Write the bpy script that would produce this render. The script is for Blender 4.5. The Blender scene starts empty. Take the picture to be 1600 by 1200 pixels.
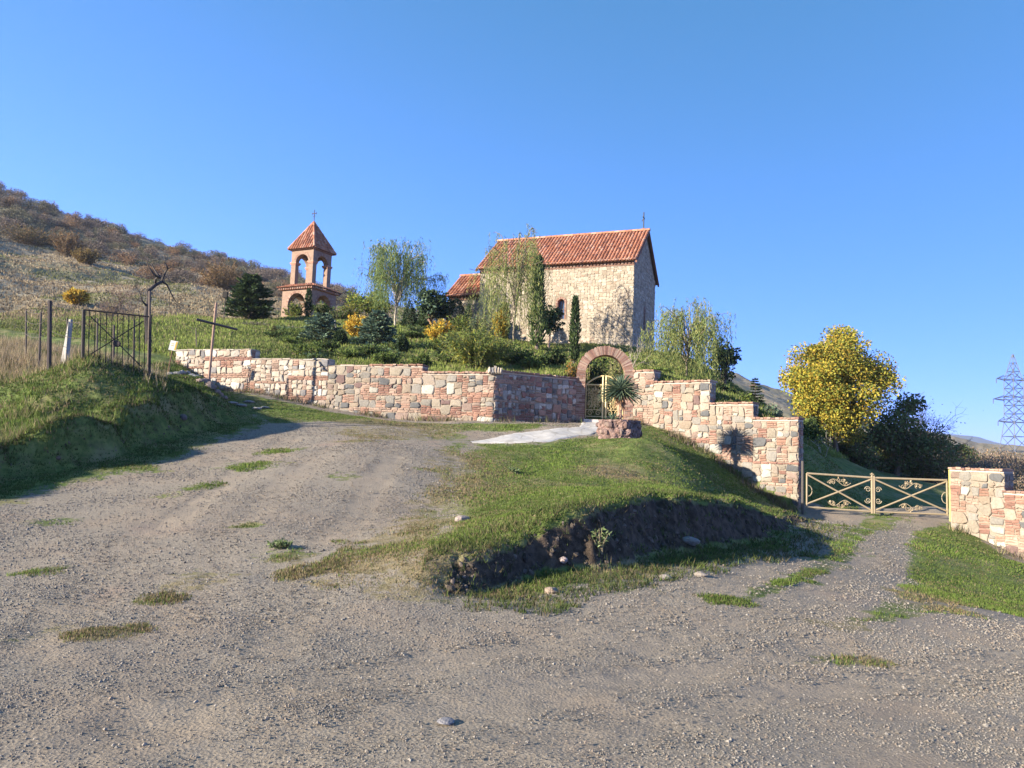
import bpy, math, random
import numpy as np
from mathutils import Vector, Matrix, Euler
random.seed(7)
RNG = np.random.default_rng(11)
SC = bpy.context.scene
COL = SC.collection
R = math.radians

# ------------------------------------------------------------------ camera
FPX, CAMZ = 1200.0, 1.6
cam_d = bpy.data.cameras.new("camera"); cam = bpy.data.objects.new("camera", cam_d); COL.objects.link(cam)
cam_d.sensor_width = 36.0; cam_d.lens = 36.0 * FPX / 1600.0
cam_d.clip_start = 0.05; cam_d.clip_end = 9000
CAMROT = Matrix.Rotation(R(95.0), 3, 'X') @ Matrix.Rotation(R(2.0), 3, 'Z')
cam.matrix_world = Matrix.Translation((0, 0, CAMZ)) @ CAMROT.to_4x4()
SC.camera = cam

def P(px, py, Y):
    """point seen at photo pixel (px,py), at depth Y metres"""
    d = CAMROT @ Vector(((px - 800) / FPX, -(py - 600) / FPX, -1.0))
    k = Y / d.y
    return Vector((d.x * k, Y, CAMZ + d.z * k))

# ------------------------------------------------------------------ noise
def _hash(ix, iy, seed):
    h = (ix.astype(np.int64) * 374761393 + iy.astype(np.int64) * 668265263 + seed * 144269504) & 0xFFFFFFFF
    h = ((h ^ (h >> 13)) * 1274126177) & 0xFFFFFFFF
    return ((h ^ (h >> 16)) & 0xFFFFFF) / float(0xFFFFFF)
def vnoise(x, y, seed=0):
    x = np.asarray(x, float); y = np.asarray(y, float)
    ix = np.floor(x); iy = np.floor(y); fx = x - ix; fy = y - iy
    fx = fx * fx * (3 - 2 * fx); fy = fy * fy * (3 - 2 * fy)
    a = _hash(ix, iy, seed); b = _hash(ix + 1, iy, seed); c = _hash(ix, iy + 1, seed); d = _hash(ix + 1, iy + 1, seed)
    return (a * (1 - fx) + b * fx) * (1 - fy) + (c * (1 - fx) + d * fx) * fy
def fbm(x, y, seed=0, oct=4):
    s = 0; a = .5; f = 1.
    for i in range(oct):
        s = s + a * (vnoise(np.asarray(x) * f, np.asarray(y) * f, seed + i * 17) - .5); a *= .5; f *= 2.03
    return s * 2      # about -1..1
def sstep(a, b, x):
    t = np.clip((x - a) / (b - a), 0, 1); return t * t * (3 - 2 * t)

# ------------------------------------------------------------------ terrain fields
class RBF:
    def __init__(s, pts):
        p = np.array(pts, float); s.c = .12
        s.u = s.dom(p[:, 0], p[:, 1]); n = len(p)
        K = np.sqrt(((s.u[:, None] - s.u[None]) ** 2).sum(-1) + s.c ** 2) - np.eye(n) * .004
        T = np.c_[np.ones(n), s.u]; A = np.block([[K, T], [T.T, np.zeros((3, 3))]])
        s.w = np.linalg.solve(A, np.r_[p[:, 2], 0, 0, 0])
    def dom(s, x, y):
        r = np.maximum(np.hypot(x, y), 1.5)
        return np.c_[np.arctan2(x, y), np.log(r)] * 3
    def __call__(s, x, y):
        u = s.dom(x, y); out = np.empty(len(u))
        for i in range(0, len(u), 40000):
            v = u[i:i + 40000]
            K = np.sqrt(((v[:, None] - s.u[None]) ** 2).sum(-1) + s.c ** 2)
            out[i:i + 40000] = K @ s.w[:-3] + s.w[-3] + v @ s.w[-2:]
        return out

def px3(l): return [tuple(P(*q)) for q in l]
NEAR = [(x, y, -.035 * max(0, x)) for x, y in ((-6, 2), (0, 1.6), (6, 2), (-3.5, 5), (0, 4), (3.5, 5), (-5, 7), (-1, 6.8), (3, 7), (6, 6), (0, -5), (9, -4), (-9, -4), (-14, 2))]
FAR = px3([(0, 380, 95), (0, 303, 150), (100, 338, 150), (200, 374, 150), (200, 440, 80), (100, 430, 75), (300, 403, 150), (300, 452, 80), (400, 425, 150), (400, 470, 78),
           (600, 480, 150), (800, 520, 160), (1000, 555, 180), (1150, 588, 200), (1230, 614, 230), (1480, 690, 300), (1600, 722, 420), (1900, 726, 420),
           (-400, 215, 150), (-900, 170, 120), (0, 480, 50), (100, 500, 42), (250, 500, 45), (-300, 500, 40), (1500, 728, 90), (1600, 745, 60), (1480, 735, 60), (1900, 760, 60), (1350, 715, 75), (1350, 712, 120), (1350, 690, 170), (1350, 656, 270), (1480, 722, 130), (1480, 712, 190), (1600, 728, 130), (1600, 726, 220), (1900, 735, 150), (1230, 645, 130), (1230, 626, 180), (1150, 604, 150), (1600, 730, 600), (1350, 715, 600), (1900, 720, 900)]) + \
      [(-200, 330, 30), (-60, 330, 12), (60, 360, 5), (200, 500, 0), (-330, 200, 40), (420, 500, -5), (-200, 40, 38), (-60, 4, 6), (0, -60, -1), (60, 0, -5), (0, 900, 0), (600, 1500, 0), (-600, 1500, 0), (-60, -60, 2), (60, -60, -5)]
RIGHT = px3([(1255, 692, 27), (1360, 737, 38), (1395, 749, 45), (1455, 790, 24.5), (1300, 742, 27), (1325, 775, 26), (1385, 797, 26), (1290, 780, 24.3), (1370, 806, 22.8), (1255, 800, 23), (1484, 808, 23),
             (1485, 828, 21.5), (1600, 878, 20), (1540, 850, 20.8), (1450, 840, 18), (1350, 850, 15.5), (1500, 920, 13), (1600, 960, 10.6), (1420, 780, 32), (1480, 765, 40)]) + [(20, 12, -1.7), (24, 20, -1.6), (30, 35, -1.0)]
LOW = px3([(770, 910, 9.0), (860, 912, 8.85), (960, 897, 9.55), (1060, 880, 10.6), (1150, 868, 11.9), (1235, 832, 16.0), (1100, 900, 9.8), (1250, 860, 14), (1200, 950, 8.2)])
LEFTROAD = px3([(0, 880, 9.2), (0, 785, 13), (150, 760, 14.5), (300, 710, 17.5), (400, 680, 20.5), (480, 655, 23.5), (560, 655, 24), (500, 700, 18), (600, 700, 18), (600, 760, 14),
                (400, 800, 12), (250, 850, 10), (600, 850, 9.8), (600, 930, 7.8), (800, 950, 7.6)])
WBASE = px3([(770, 658, 25), (620, 655, 25.9), (490, 632, 26.9), (390, 612, 27.6), (330, 605, 28.1), (285, 575, 28.6), (860, 660, 26.3), (940, 660, 26.6),
             (1000, 664, 26), (1060, 686, 25.2), (1120, 722, 24.4), (1180, 762, 23.8), (1247, 798, 23.1)])
MOUND = px3([(740, 690, 21.5), (930, 672, 24), (850, 692, 21), (965, 687, 22.4), (960, 695, 20.5), (800, 740, 16.5), (950, 740, 17), (700, 800, 12.7), (715, 863, 8.7), (800, 831, 9.6), (880, 798, 10.0),
             (950, 780, 10.8), (1050, 771, 12.3), (1150, 783, 14.8), (1230, 800, 19), (850, 780, 12.2), (1000, 684, 20.8), (1045, 698, 20.8), (1075, 722, 20.6), (1112, 750, 20.7), (1160, 785, 20.6), (1000, 738, 18), (1060, 745, 18.2), (1110, 778, 18)])
LEFT = px3([(0, 697, 15), (161, 659, 17), (210, 634, 18.6), (319, 619, 22), (-150, 718, 12.8), (0, 640, 18), (0, 600, 20), (150, 636, 16.5), (128, 575, 19.5), (232, 585, 20.5), (280, 600, 24), (40, 560, 24),
            (290, 572, 28.4), (200, 545, 30), (240, 540, 33), (-300, 700, 12), (-500, 620, 16)])
INNER = px3([(330, 550, 29.3), (450, 564, 28.6), (580, 574, 27.6), (710, 585, 26.7), (830, 586, 27.4), (1060, 592, 27), (1140, 626, 25.8), (1210, 650, 25), (450, 530, 36), (600, 545, 34), (690, 545, 35),
             (640, 512, 41), (760, 525, 40), (900, 570, 35), (990, 548, 41), (440, 507, 52), (540, 500, 52), (300, 520, 38), (1100, 592, 36), (1200, 642, 32), (1040, 548, 48), (780, 545, 46)])
Z_CH = 7.2
F_low = RBF(NEAR + LOW + RIGHT + FAR + px3([(600, 930, 7.8), (720, 862, 9.8), (400, 800, 12), (800, 720, 25)]))
F_up = RBF(NEAR + LEFTROAD + WBASE + MOUND + FAR + px3([(1255, 692, 27)]))
F_left = RBF(LEFT + FAR + NEAR[:2])
F_in = RBF(INNER + RIGHT[:5] + RIGHT[-6:] + FAR + LEFT[-5:-2])

# walls, front face lines
WL = [P(272, 600, 28.7), P(390, 612, 27.6), P(510, 636, 26.75), P(657, 655, 25.7), P(770, 658, 25.0), P(899, 660, 26.75)]
ARL = P(899, 660, 26.75); ARR = P(989, 662, 26.6)
WRs = P(989, 662, 26.6); WRe = P(1247, 797, 23.1)
def v2(p): return (p[0], p[1])
def off(p, dx, dy): return (p[0] + dx, p[1] + dy)
IN_POLY = [(v2(off(WL[0], .1, .22)), .14), (v2(off(WL[1], .07, .22)), .14), (v2(off(WL[2], .07, .22)), .14), (v2(off(WL[3], .05, .22)), .14), (v2(off(WL[4], -.02, .25)), .14), (v2(off(ARL, -.1, .2)), .14),
           (v2(off(ARR, .1, .22)), .14), (v2(off(WRe, -.05, .25)), .3), ((9.3, 26.5), 1.6), ((18, 40), 5), ((40, 80), 20), ((500, 700), 60), ((500, 3000), 60), ((-3000, 3000), 60), ((-3000, 300), 40), ((-60, 60), 8), ((-20, 33), 1.5)]
UP_POLY = [((-20, 4), 1.5), ((-3.2, 6.4), .9), ((-1.3, 7.9), .5)] + [(v2(P(*q)), w) for q, w in (((715, 866, 8.7), .24), ((800, 834, 9.6), .26), ((880, 802, 10.0), .30), ((950, 784, 10.8), .32), ((1050, 776, 12.3), .32), ((1150, 786, 14.8), .3), ((1230, 800, 19), .25))] + \
          [(v2(off(WRe, .3, .3)), .4), ((9, 30), 3), ((-20, 34), 3), ((-40, 20), 3)]
LEFT_POLY = [((-60, 3), 1), ((-14.5, 9), .8)] + [(v2(P(*q)), w) for q, w in (((-150, 718, 12.8), .28), ((0, 697, 15), .28), ((161, 659, 17), .28), ((210, 634, 18.6), .3), ((319, 619, 22), .45), ((318, 604, 24), .6))] + \
            [(v2(off(WL[0], .2, -.4)), .6), ((-20, 33), 3), ((-60, 60), 4), ((-3000, 300), 30)]
def polysd(poly, x, y):
    """signed distance (inside positive) and soft width of the nearest edge"""
    n = len(poly); best = np.full(len(x), 1e18); wid = np.zeros(len(x)); ins = np.zeros(len(x), bool)
    for i in range(n):
        (ax, ay), w0 = poly[i]; (bx, by), w1 = poly[(i + 1) % n]
        dx, dy = bx - ax, by - ay
        t = np.clip(((x - ax) * dx + (y - ay) * dy) / (dx * dx + dy * dy), 0, 1)
        d = (x - ax - t * dx) ** 2 + (y - ay - t * dy) ** 2
        m = d < best; best[m] = d[m]; wid[m] = (w0 + (w1 - w0) * t)[m] if w0 > .15 or w1 > .15 else w0
        c = (ay > y) != (by > y)
        if dy != 0: ins ^= c & (x < dx * (y - ay) / dy + ax)
    return np.where(ins, 1, -1) * np.sqrt(best), wid

ARC_MID = (ARL + ARR) / 2
_ad = (ARR - ARL); _ad.z = 0; _ad.normalize(); AR_DIR = _ad; AR_N = Vector((_ad.y, -_ad.x, 0))   # outward (toward the lane)
def G(x, y, full=False, micro=True):
    x = np.atleast_1d(np.asarray(x, float)); y = np.atleast_1d(np.asarray(y, float))
    h = F_low(x, y)
    sdu, wu = polysd(UP_POLY, x, y); ju = (fbm(x * 1.3, y * 1.3, 3) * .25 + fbm(x * 4.5, y * 4.5, 13, 3) * .13) * np.clip(2.2 - np.abs(sdu), 0, 1)
    tu = sstep(-2 * wu, 0, sdu + ju); h = h + (F_up(x, y) - h) * tu
    sdl, wl = polysd(LEFT_POLY, x, y); jl = fbm(x * 1.1, y * 1.1, 9) * .35 * np.clip(2.2 - np.abs(sdl), 0, 1)
    tl = sstep(-2 * wl, 0, sdl + jl); h = h + (F_left(x, y) - h) * tl
    sdi, wi = polysd(IN_POLY, x, y); ti = sstep(-wi, wi, sdi)
    fi = F_in(x, y)
    # level platform under the church
    a, b = church_ab(x, y)
    pl = sstep(1.6, 0, np.maximum(np.maximum(-a, a - 12.5), np.maximum(-b, b - 6))); fi = fi + (Z_CH - fi) * pl
    # sunken passage behind the arch
    u = (x - ARC_MID.x) * AR_DIR.x + (y - ARC_MID.y) * AR_DIR.y; v = -((x - ARC_MID.x) * AR_N.x + (y - ARC_MID.y) * AR_N.y)
    notch = sstep(1.35, .85, np.abs(u)) * sstep(9, 5, v)
    fi = fi + (np.minimum(fi, 2.72 + np.maximum(0, v - 2.2) * .42) - fi) * notch
    h = h + (fi - h) * ti
    r = np.hypot(x, y)
    if micro:
        amp = np.clip((r - 35) / 60, 0, 1)
        h = h + fbm(x * .12, y * .12, 21) * 1.3 * amp + fbm(x * .5, y * .5, 22) * .25 * np.clip((r - 25) / 40, 0, 1)
        g = np.maximum(np.clip(tl + .0, 0, 1), ti)
        h = h + fbm(x * 1.6, y * 1.6, 31, 5) * (.022 + .09 * tl * (1 - ti) + .05 * ti + .045 * tu * sstep(-1.5, 1, x)) + fbm(x * .45 + y * .25, y * .62, 37, 3) * .30 * tl * (1 - ti) * np.clip((r - 7) / 5, 0, 1)
        h = h + fbm(x * .5 + y * .9, y * .35 - x * .2, 41, 4) * .035 * (1 - tl) * (1 - ti) * np.clip((12 - r) / 4, 0, 1)
    if full: return h, dict(sdu=sdu + ju, sdl=sdl + jl, sdi=sdi, tu=tu, tl=tl, ti=ti, r=r, wu=wu, wl=wl)
    return h
# church frame
CH0 = P(991, 403, 42); CH_EAVE = CH0.z
E2 = Vector((.37, .93, 0)).normalized(); E1 = Vector((-E2.y, E2.x, 0))
def church_ab(x, y):
    return (x - CH0.x) * E1.x + (y - CH0.y) * E1.y, (x - CH0.x) * E2.x + (y - CH0.y) * E2.y
def g1(x, y): return float(G(x, y)[0])
def hit(px, py, y0=2.5, y1=70, n=500):
    ys = np.exp(np.linspace(math.log(y0), math.log(y1), n))
    d = CAMROT @ Vector(((px - 800) / FPX, -(py - 600) / FPX, -1.0))
    X = d.x / d.y * ys; Z = CAMZ + d.z / d.y * ys; h = G(X, ys, micro=False)
    k = np.argmax(h > Z)
    if h[k] <= Z[k]: k = n - 1
    return (X[k], ys[k])

# ------------------------------------------------------------------ grass masks (world polygons)
def hits(l): return [(hit(*q), .35) for q in l]
GR_MOUND = hits([(700, 775), (715, 720), (745, 694), (850, 694), (925, 684), (1000, 668)]) + [(v2(off(WRs, .5, .3)), .35), (v2(off(WRe, .2, .4)), .35)] + hits([(1246, 842), (1150, 878), (1050, 892), (900, 922), (780, 938), (690, 940), (600, 915), (640, 880), (680, 825)])
GR_SPARSE = hits([(640, 770), (660, 710), (700, 690), (640, 690), (560, 690), (480, 668), (640, 662), (745, 668), (740, 700), (760, 800), (760, 900), (800, 950), (690, 968), (540, 955), (430, 925), (380, 905), (450, 878), (540, 850), (600, 800)])
GR_DRIVE = [hits(l) for l in ([(1395, 806), (1345, 810), (1300, 845), (1235, 893), (1125, 938), (1180, 946), (1280, 905), (1345, 858), (1405, 816)], [(1425, 872), (1520, 955), (1440, 968), (1330, 988), (1270, 982), (1330, 960), (1390, 925)], [(1230, 1035), (1330, 1018), (1410, 1032), (1330, 1052)])]
GR_STRIP = hits([(345, 612), (500, 640), (640, 660), (760, 662), (895, 664), (800, 676), (700, 672), (600, 666), (500, 660), (420, 662), (380, 640)])
GR_RIGHT = hits([(1430, 832), (1480, 818), (1560, 860), (1700, 930), (1700, 990), (1560, 958), (1430, 935), (1415, 890)])
GR_PATCH = [(hit(px, py), rx, ry) for px, py, rx, ry in ((130, 985, .55, .28), (240, 935, .4, .2), (320, 905, .6, .35), (60, 892, .35, .2), (80, 815, .6, .3), (1140, 937, .45, .2), (1255, 905, .4, .25),
            (1290, 878, .6, .4), (1320, 850, .5, .6), (1340, 825, .6, .8), (1320, 978, .5, .15), (1340, 1035, .45, .14), (390, 728, 1.0, .35), (310, 762, .5, .3), (390, 820, .35, .2), (440, 705, .8, .4), (260, 775, .4, .2), (200, 735, 1.2, .4),
            (450, 870, .5, .3), (1470, 950, .7, .3), (1420, 930, .6, .3), (1255, 830, .5, .8), (540, 745, .4, .3), (560, 690, .9, .4), (1385, 808, .8, .6), (860, 945, .5, .2), (960, 918, .7, .25))]
DRY_C = [(hit(px, py), rx) for px, py, rx in ((660, 760, 1.6), (620, 830, 1.1), (690, 720, 1.6), (560, 900, 1.1), (480, 920, 1.0), (420, 905, .9), (640, 900, .8), (600, 790, 1.2), (300, 920, .7), (760, 940, .8), (1000, 900, .8), (540, 680, 2.2), (620, 672, 2.0), (130, 985, .6), (1450, 940, .9), (1330, 1000, .8), (960, 740, 1.0))]
TRACKS = [[hit(*q) for q in l] for l in (((900, 990), (1100, 932), (1225, 872), (1312, 812)), ((1000, 1015), (1200, 952), (1345, 872), (1432, 815)), ((430, 1010), (490, 880), (570, 780), (610, 720), (590, 690)), ((250, 970), (335, 850), (440, 758), (530, 695)),
          ((250, 1120), (700, 1032), (1000, 985)), ((350, 1190), (800, 1092), (1300, 1012)), ((800, 1180), (1200, 1090), (1600, 1030)), ((60, 1000), (170, 880), (330, 770), (450, 690)))]
def track(x, y):
    best = np.full(len(x), 9.)
    for l in TRACKS:
        for (ax, ay), (bx, by) in zip(l[:-1], l[1:]):
            dx, dy = bx - ax, by - ay; t = np.clip(((x - ax) * dx + (y - ay) * dy) / (dx * dx + dy * dy), 0, 1); best = np.minimum(best, np.hypot(x - ax - t * dx, y - ay - t * dy))
    w = .26 + .16 * fbm(x * .8, y * .8, 71, 3); return sstep(w * 1.7, w * .4, best + .10 * fbm(x * 3, y * 3, 72, 3)) * np.clip(.65 + .8 * fbm(x * .5, y * .5, 73, 3), .1, 1)
def masks(x, y, info):
    r = info['r']
    def soft(poly, s):
        sd, _ = polysd(poly, x, y); return sstep(-s, s, sd)
    g = np.maximum(soft(GR_MOUND, .9), soft(GR_STRIP, .7)); g = np.maximum(g, .60 * soft(GR_SPARSE, 1.0) * np.clip(1 + .35 * fbm(x * .6, y * .6, 83, 3), .6, 1.3)); g = np.maximum(g, soft(GR_RIGHT, .5))
    for p_ in GR_DRIVE: g = np.maximum(g, .62 * soft(p_, .22))
    for (c, rx, ry) in GR_PATCH:
        d = np.hypot((x - c[0]) / rx, (y - c[1]) / (ry * 1.6)); g = np.maximum(g, .60 * sstep(1.9, .1, d))
    foot = sstep(-2.6, -.8, info['sdl']); g = np.maximum(g, foot * (1 - sstep(30, 40, r)))
    g = np.maximum(g, info['ti'])
    g = np.maximum(g, sstep(27, 34, r))
    g = np.maximum(g, sstep(23.2, 23.9, y) * sstep(y * .47, y * .44, x) * (x > 8.7))
    g = np.maximum(g, sstep(24.2, 26, y) * sstep(9, 10, x) * sstep(8.5, 7, x - y * .42))
    dry = np.zeros(len(x))
    for (c, rx) in DRY_C: dry = np.maximum(dry, sstep(1.3, .3, np.hypot(x - c[0], (y - c[1]) * .7) / rx))
    hill = sstep(44, 60, r + fbm(x * .08, y * .08, 5) * 12)
    # bare soil on steep bank faces
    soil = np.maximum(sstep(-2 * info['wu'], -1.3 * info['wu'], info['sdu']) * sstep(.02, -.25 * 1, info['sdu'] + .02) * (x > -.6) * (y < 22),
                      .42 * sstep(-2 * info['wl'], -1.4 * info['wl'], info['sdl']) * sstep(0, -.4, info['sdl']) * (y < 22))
    return g, dry, soil, hill

# ------------------------------------------------------------------ mesh builder
def unit(a): return a / np.maximum(np.linalg.norm(a, axis=-1, keepdims=True), 1e-9)
class MB:
    def __init__(s): s.v = []; s.q = []; s.t = []; s.c = []; s.uv = []; s.n = 0; s.hasuv = False
    def add(s, v, quads=None, tris=None, col=(.5, .5, .5), uv=None):
        v = np.asarray(v, float).reshape(-1, 3); k = len(v)
        c = np.asarray(col, float)
        if c.ndim == 1: c = np.tile(c[:3], (k, 1))
        if quads is not None and len(quads): s.q.append(np.asarray(quads, int).reshape(-1, 4) + s.n)
        if tris is not None and len(tris): s.t.append(np.asarray(tris, int).reshape(-1, 3) + s.n)
        s.v.append(v); s.c.append(c[:, :3])
        if uv is not None: s.hasuv = True
        s.uv.append(np.zeros((k, 2)) if uv is None else np.asarray(uv, float)); s.n += k
    def box(s, o, ex, ey, ez, col, jit=0):
        """box from corner o with edge vectors"""
        o, ex, ey, ez = (np.array(q, float) for q in (o, ex, ey, ez))
        v = np.array([o + ex * i + ey * j + ez * k for k in (0, 1) for j in (0, 1) for i in (0, 1)])
        if jit: v = v + RNG.normal(0, jit, v.shape)
        s.add(v, [(0, 1, 3, 2), (4, 6, 7, 5), (0, 4, 5, 1), (2, 3, 7, 6), (0, 2, 6, 4), (1, 5, 7, 3)], col=col)
    def uvquad(s, a, b, c, d, uv, col):
        s.add([a, b, c, d], [(0, 1, 2, 3)], col=col, uv=uv)
    def tube(s, pts, rad, n=6, col=(.2, .15, .1), cap=True):
        p = np.asarray(pts, float).reshape(-1, 3); m = len(p)
        rad = np.broadcast_to(np.asarray(rad, float), (m,))
        t = np.gradient(p, axis=0); t = unit(t)
        ref = np.array([0, 0, 1.]) if abs(t[:, 2]).mean() < .8 else np.array([1., 0, 0])
        a = unit(np.cross(t, ref)); b = np.cross(t, a)
        ang = np.arange(n) * 2 * np.pi / n
        ring = p[:, None] + rad[:, None, None] * (a[:, None] * np.cos(ang)[None, :, None] + b[:, None] * np.sin(ang)[None, :, None])
        i = np.arange(m - 1)[:, None] * n; j = np.arange(n)[None]; j2 = (j + 1) % n
        q = np.stack([i + j, i + j2, i + n + j2, i + n + j], -1).reshape(-1, 4)
        v = ring.reshape(-1, 3); tr = []
        if cap:
            v = np.vstack([v, p[0], p[-1]]); k = m * n
            tr = [(k, (jj + 1) % n, jj) for jj in range(n)] + [(k + 1, (m - 1) * n + jj, (m - 1) * n + (jj + 1) % n) for jj in range(n)]
        s.add(v, q, tr, col)
    def leaves(s, c, d, L, W, col):
        """leaf-shaped quads: base c, axis d (unit), length L, width W"""
        c = np.asarray(c, float); n = len(c); d = unit(np.asarray(d, float))
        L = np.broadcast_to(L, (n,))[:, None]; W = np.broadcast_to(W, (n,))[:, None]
        side = unit(np.cross(d, RNG.normal(size=(n, 3))))
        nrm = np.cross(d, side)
        v = np.stack([c, c + d * L * .45 + side * W * .5 + nrm * W * .12, c + d * L, c + d * L * .5 - side * W * .5 + nrm * W * .12], 1).reshape(-1, 3)
        q = np.arange(n * 4).reshape(-1, 4)
        cc = np.repeat(np.broadcast_to(np.asarray(col, float), (n, 3)), 4, axis=0)
        s.add(v, q, col=cc)
    def build(s, name, mat, parent=None, smooth=False, rel=None):
        v = np.vstack(s.v); c = np.vstack(s.c)
        if rel is not None: v = v - np.array(rel)
        q = np.vstack(s.q) if s.q else np.zeros((0, 4), int); t = np.vstack(s.t) if s.t else np.zeros((0, 3), int)
        me = bpy.data.meshes.new(name)
        me.vertices.add(len(v)); me.vertices.foreach_set("co", v.astype(np.float32).ravel())
        li = np.r_[q.ravel(), t.ravel()]
        me.loops.add(len(li)); me.loops.foreach_set("vertex_index", li.astype(np.int32))
        nq, nt = len(q), len(t); me.polygons.add(nq + nt)
        st = np.r_[np.arange(nq) * 4, nq * 4 + np.arange(nt) * 3]
        me.polygons.foreach_set("loop_start", st.astype(np.int32))
        me.polygons.foreach_set("loop_total", np.r_[np.full(nq, 4), np.full(nt, 3)].astype(np.int32))
        me.polygons.foreach_set("use_smooth", np.full(nq + nt, smooth, dtype=bool))
        at = me.attributes.new("Col", 'FLOAT_COLOR', 'POINT'); at.data.foreach_set("color", np.c_[c, np.ones(len(c))].astype(np.float32).ravel())
        if s.hasuv:
            u = np.vstack(s.uv); ul = me.uv_layers.new(name="UVMap"); ul.data.foreach_set("uv", u[li].astype(np.float32).ravel())
        me.update(calc_edges=True); me.validate()
        if mat: me.materials.append(mat)
        o = bpy.data.objects.new(name, me); COL.objects.link(o)
        if parent: o.parent = parent
        return o
def tag(o, label=None, cat=None, group=None, kind=None):
    if label: o["label"] = label
    if cat: o["category"] = cat
    if group: o["group"] = group
    if kind: o["kind"] = kind
    return o
def thing(name, loc, label, cat, group=None, rz=0):
    o = bpy.data.objects.new(name, None); COL.objects.link(o); o.location = loc; o.rotation_euler = (0, 0, rz); o.empty_display_size = .3
    return tag(o, label, cat, group)

# ------------------------------------------------------------------ materials
def nodes(name):
    m = bpy.data.materials.new(name); m.use_nodes = True; nt = m.node_tree; b = nt.nodes["Principled BSDF"]
    return m, nt, b
def N(nt, t, **kw):
    n = nt.nodes.new(t)
    for k, v in kw.items():
        if k.startswith("i_"):
            key = k[2:]; key = int(key) if key.isdigit() else key
            n.inputs[key].default_value = v
        else: setattr(n, k, v)
    return n
def mixc(nt, fac, a, b, mode='MIX'):
    n = nt.nodes.new("ShaderNodeMix"); n.data_type = 'RGBA'; n.blend_type = mode; n.clamp_factor = True
    for s, v in ((0, fac), (6, a), (7, b)):
        if hasattr(v, 'is_output'): nt.links.new(v, n.inputs[s])
        elif s == 0: n.inputs[0].default_value = v
        else: n.inputs[s].default_value = (*v, 1)
    return n.outputs[2]
def mth(nt, op, a, b=None, c=None):
    n = nt.nodes.new("ShaderNodeMath"); n.operation = op
    for i, v in enumerate((a, b, c)):
        if v is None: continue
        if hasattr(v, 'is_output'): nt.links.new(v, n.inputs[i])
        else: n.inputs[i].default_value = v
    return n.outputs[0]
def ramp(nt, src, lo, hi):
    n = nt.nodes.new("ShaderNodeMapRange"); n.interpolation_type = 'SMOOTHSTEP'; n.inputs[1].default_value = lo; n.inputs[2].default_value = hi
    nt.links.new(src, n.inputs[0]); return n.outputs[0]
def noise(nt, scale, detail=4, vec=None, rough=.55):
    n = N(nt, "ShaderNodeTexNoise"); n.inputs["Scale"].default_value = scale; n.inputs["Detail"].default_value = detail; n.inputs["Roughness"].default_value = rough
    if vec is not None: nt.links.new(vec, n.inputs["Vector"])
    return n.outputs["Fac"]
def colmat(name, rough=.8, ns=6., na=.35, bump=0., bs=40., transl=0., metal=0., spec=.3, na2=0., ns2=1.):
    """material whose colour is the mesh's own colour attribute, varied by noise"""
    m, nt, b = nodes(name)
    a = N(nt, "ShaderNodeAttribute", attribute_name="Col"); g = N(nt, "ShaderNodeNewGeometry")
    c = a.outputs["Color"]
    if na:
        f = noise(nt, ns, 5, g.outputs["Position"]); k = mth(nt, 'MULTIPLY_ADD', f, 2 * na, 1 - na)
        vm = N(nt, "ShaderNodeVectorMath", operation='SCALE'); nt.links.new(c, vm.inputs[0]); nt.links.new(k, vm.inputs["Scale"]); c = vm.outputs[0]
    if na2:
        f = noise(nt, ns2, 3, g.outputs["Position"]); k = mth(nt, 'MULTIPLY_ADD', f, 2 * na2, 1 - na2)
        vm = N(nt, "ShaderNodeVectorMath", operation='SCALE'); nt.links.new(c, vm.inputs[0]); nt.links.new(k, vm.inputs["Scale"]); c = vm.outputs[0]
    nt.links.new(c, b.inputs["Base Color"])
    b.inputs["Roughness"].default_value = rough; b.inputs["Metallic"].default_value = metal; b.inputs["Specular IOR Level"].default_value = spec
    if bump:
        bp = N(nt, "ShaderNodeBump"); bp.inputs["Strength"].default_value = bump; bp.inputs["Distance"].default_value = .02
        nt.links.new(noise(nt, bs, 5, g.outputs["Position"]), bp.inputs["Height"]); nt.links.new(bp.outputs[0], b.inputs["Normal"])
    if transl:
        t = N(nt, "ShaderNodeBsdfTranslucent"); nt.links.new(c, t.inputs["Color"]); ms = N(nt, "ShaderNodeMixShader"); ms.inputs[0].default_value = transl
        nt.links.new(b.outputs[0], ms.inputs[1]); nt.links.new(t.outputs[0], ms.inputs[2]); nt.links.new(ms.outputs[0], nt.nodes["Material Output"].inputs["Surface"])
    return m
M_LEAF = colmat("leaf", .75, 3, .3, transl=.3, spec=.12)
M_LEAFD = colmat("dark_leaf", .65, 3, .3, transl=.18, spec=.18)
M_GRASS = colmat("grass_blade", .8, 2, .35, transl=.3, spec=.12)
M_BARK = colmat("bark", .9, 9, .45, .6, 60)
M_STONE = colmat("rubble_stone", .92, 17, .42, .9, 55, na2=.28, ns2=1.1)
M_CHSTONE = colmat("church_stone", .92, 14, .28, .8, 45, na2=.07, ns2=1.2)
M_TILE = colmat("roof_tile", .8, 7, .35, .3, 60, na2=.2, ns2=1.3)
M_BRICK = colmat("brick_piece", .88, 14, .35, .5, 90)
M_RUST = colmat("rusty_iron", .75, 25, .5, .3, 120, spec=.4)
M_PAINT = colmat("old_gold_paint", .55, 12, .25, .15, 90, spec=.45)
M_STEEL = colmat("galvanised_steel", .5, 3, .15, metal=.4)
M_WOOD = colmat("weathered_wood", .85, 20, .4, .4, 80)
M_PEBBLE = colmat("pebble", .9, 30, .2)
M_ROCK = colmat("rock", .92, 9, .4, .8, 35)
def glassmat():
    m, nt, b = nodes("window_glass"); b.inputs["Base Color"].default_value = (.05, .08, .14, 1); b.inputs["Roughness"].default_value = .06; b.inputs["Specular IOR Level"].default_value = .9; return m
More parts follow.
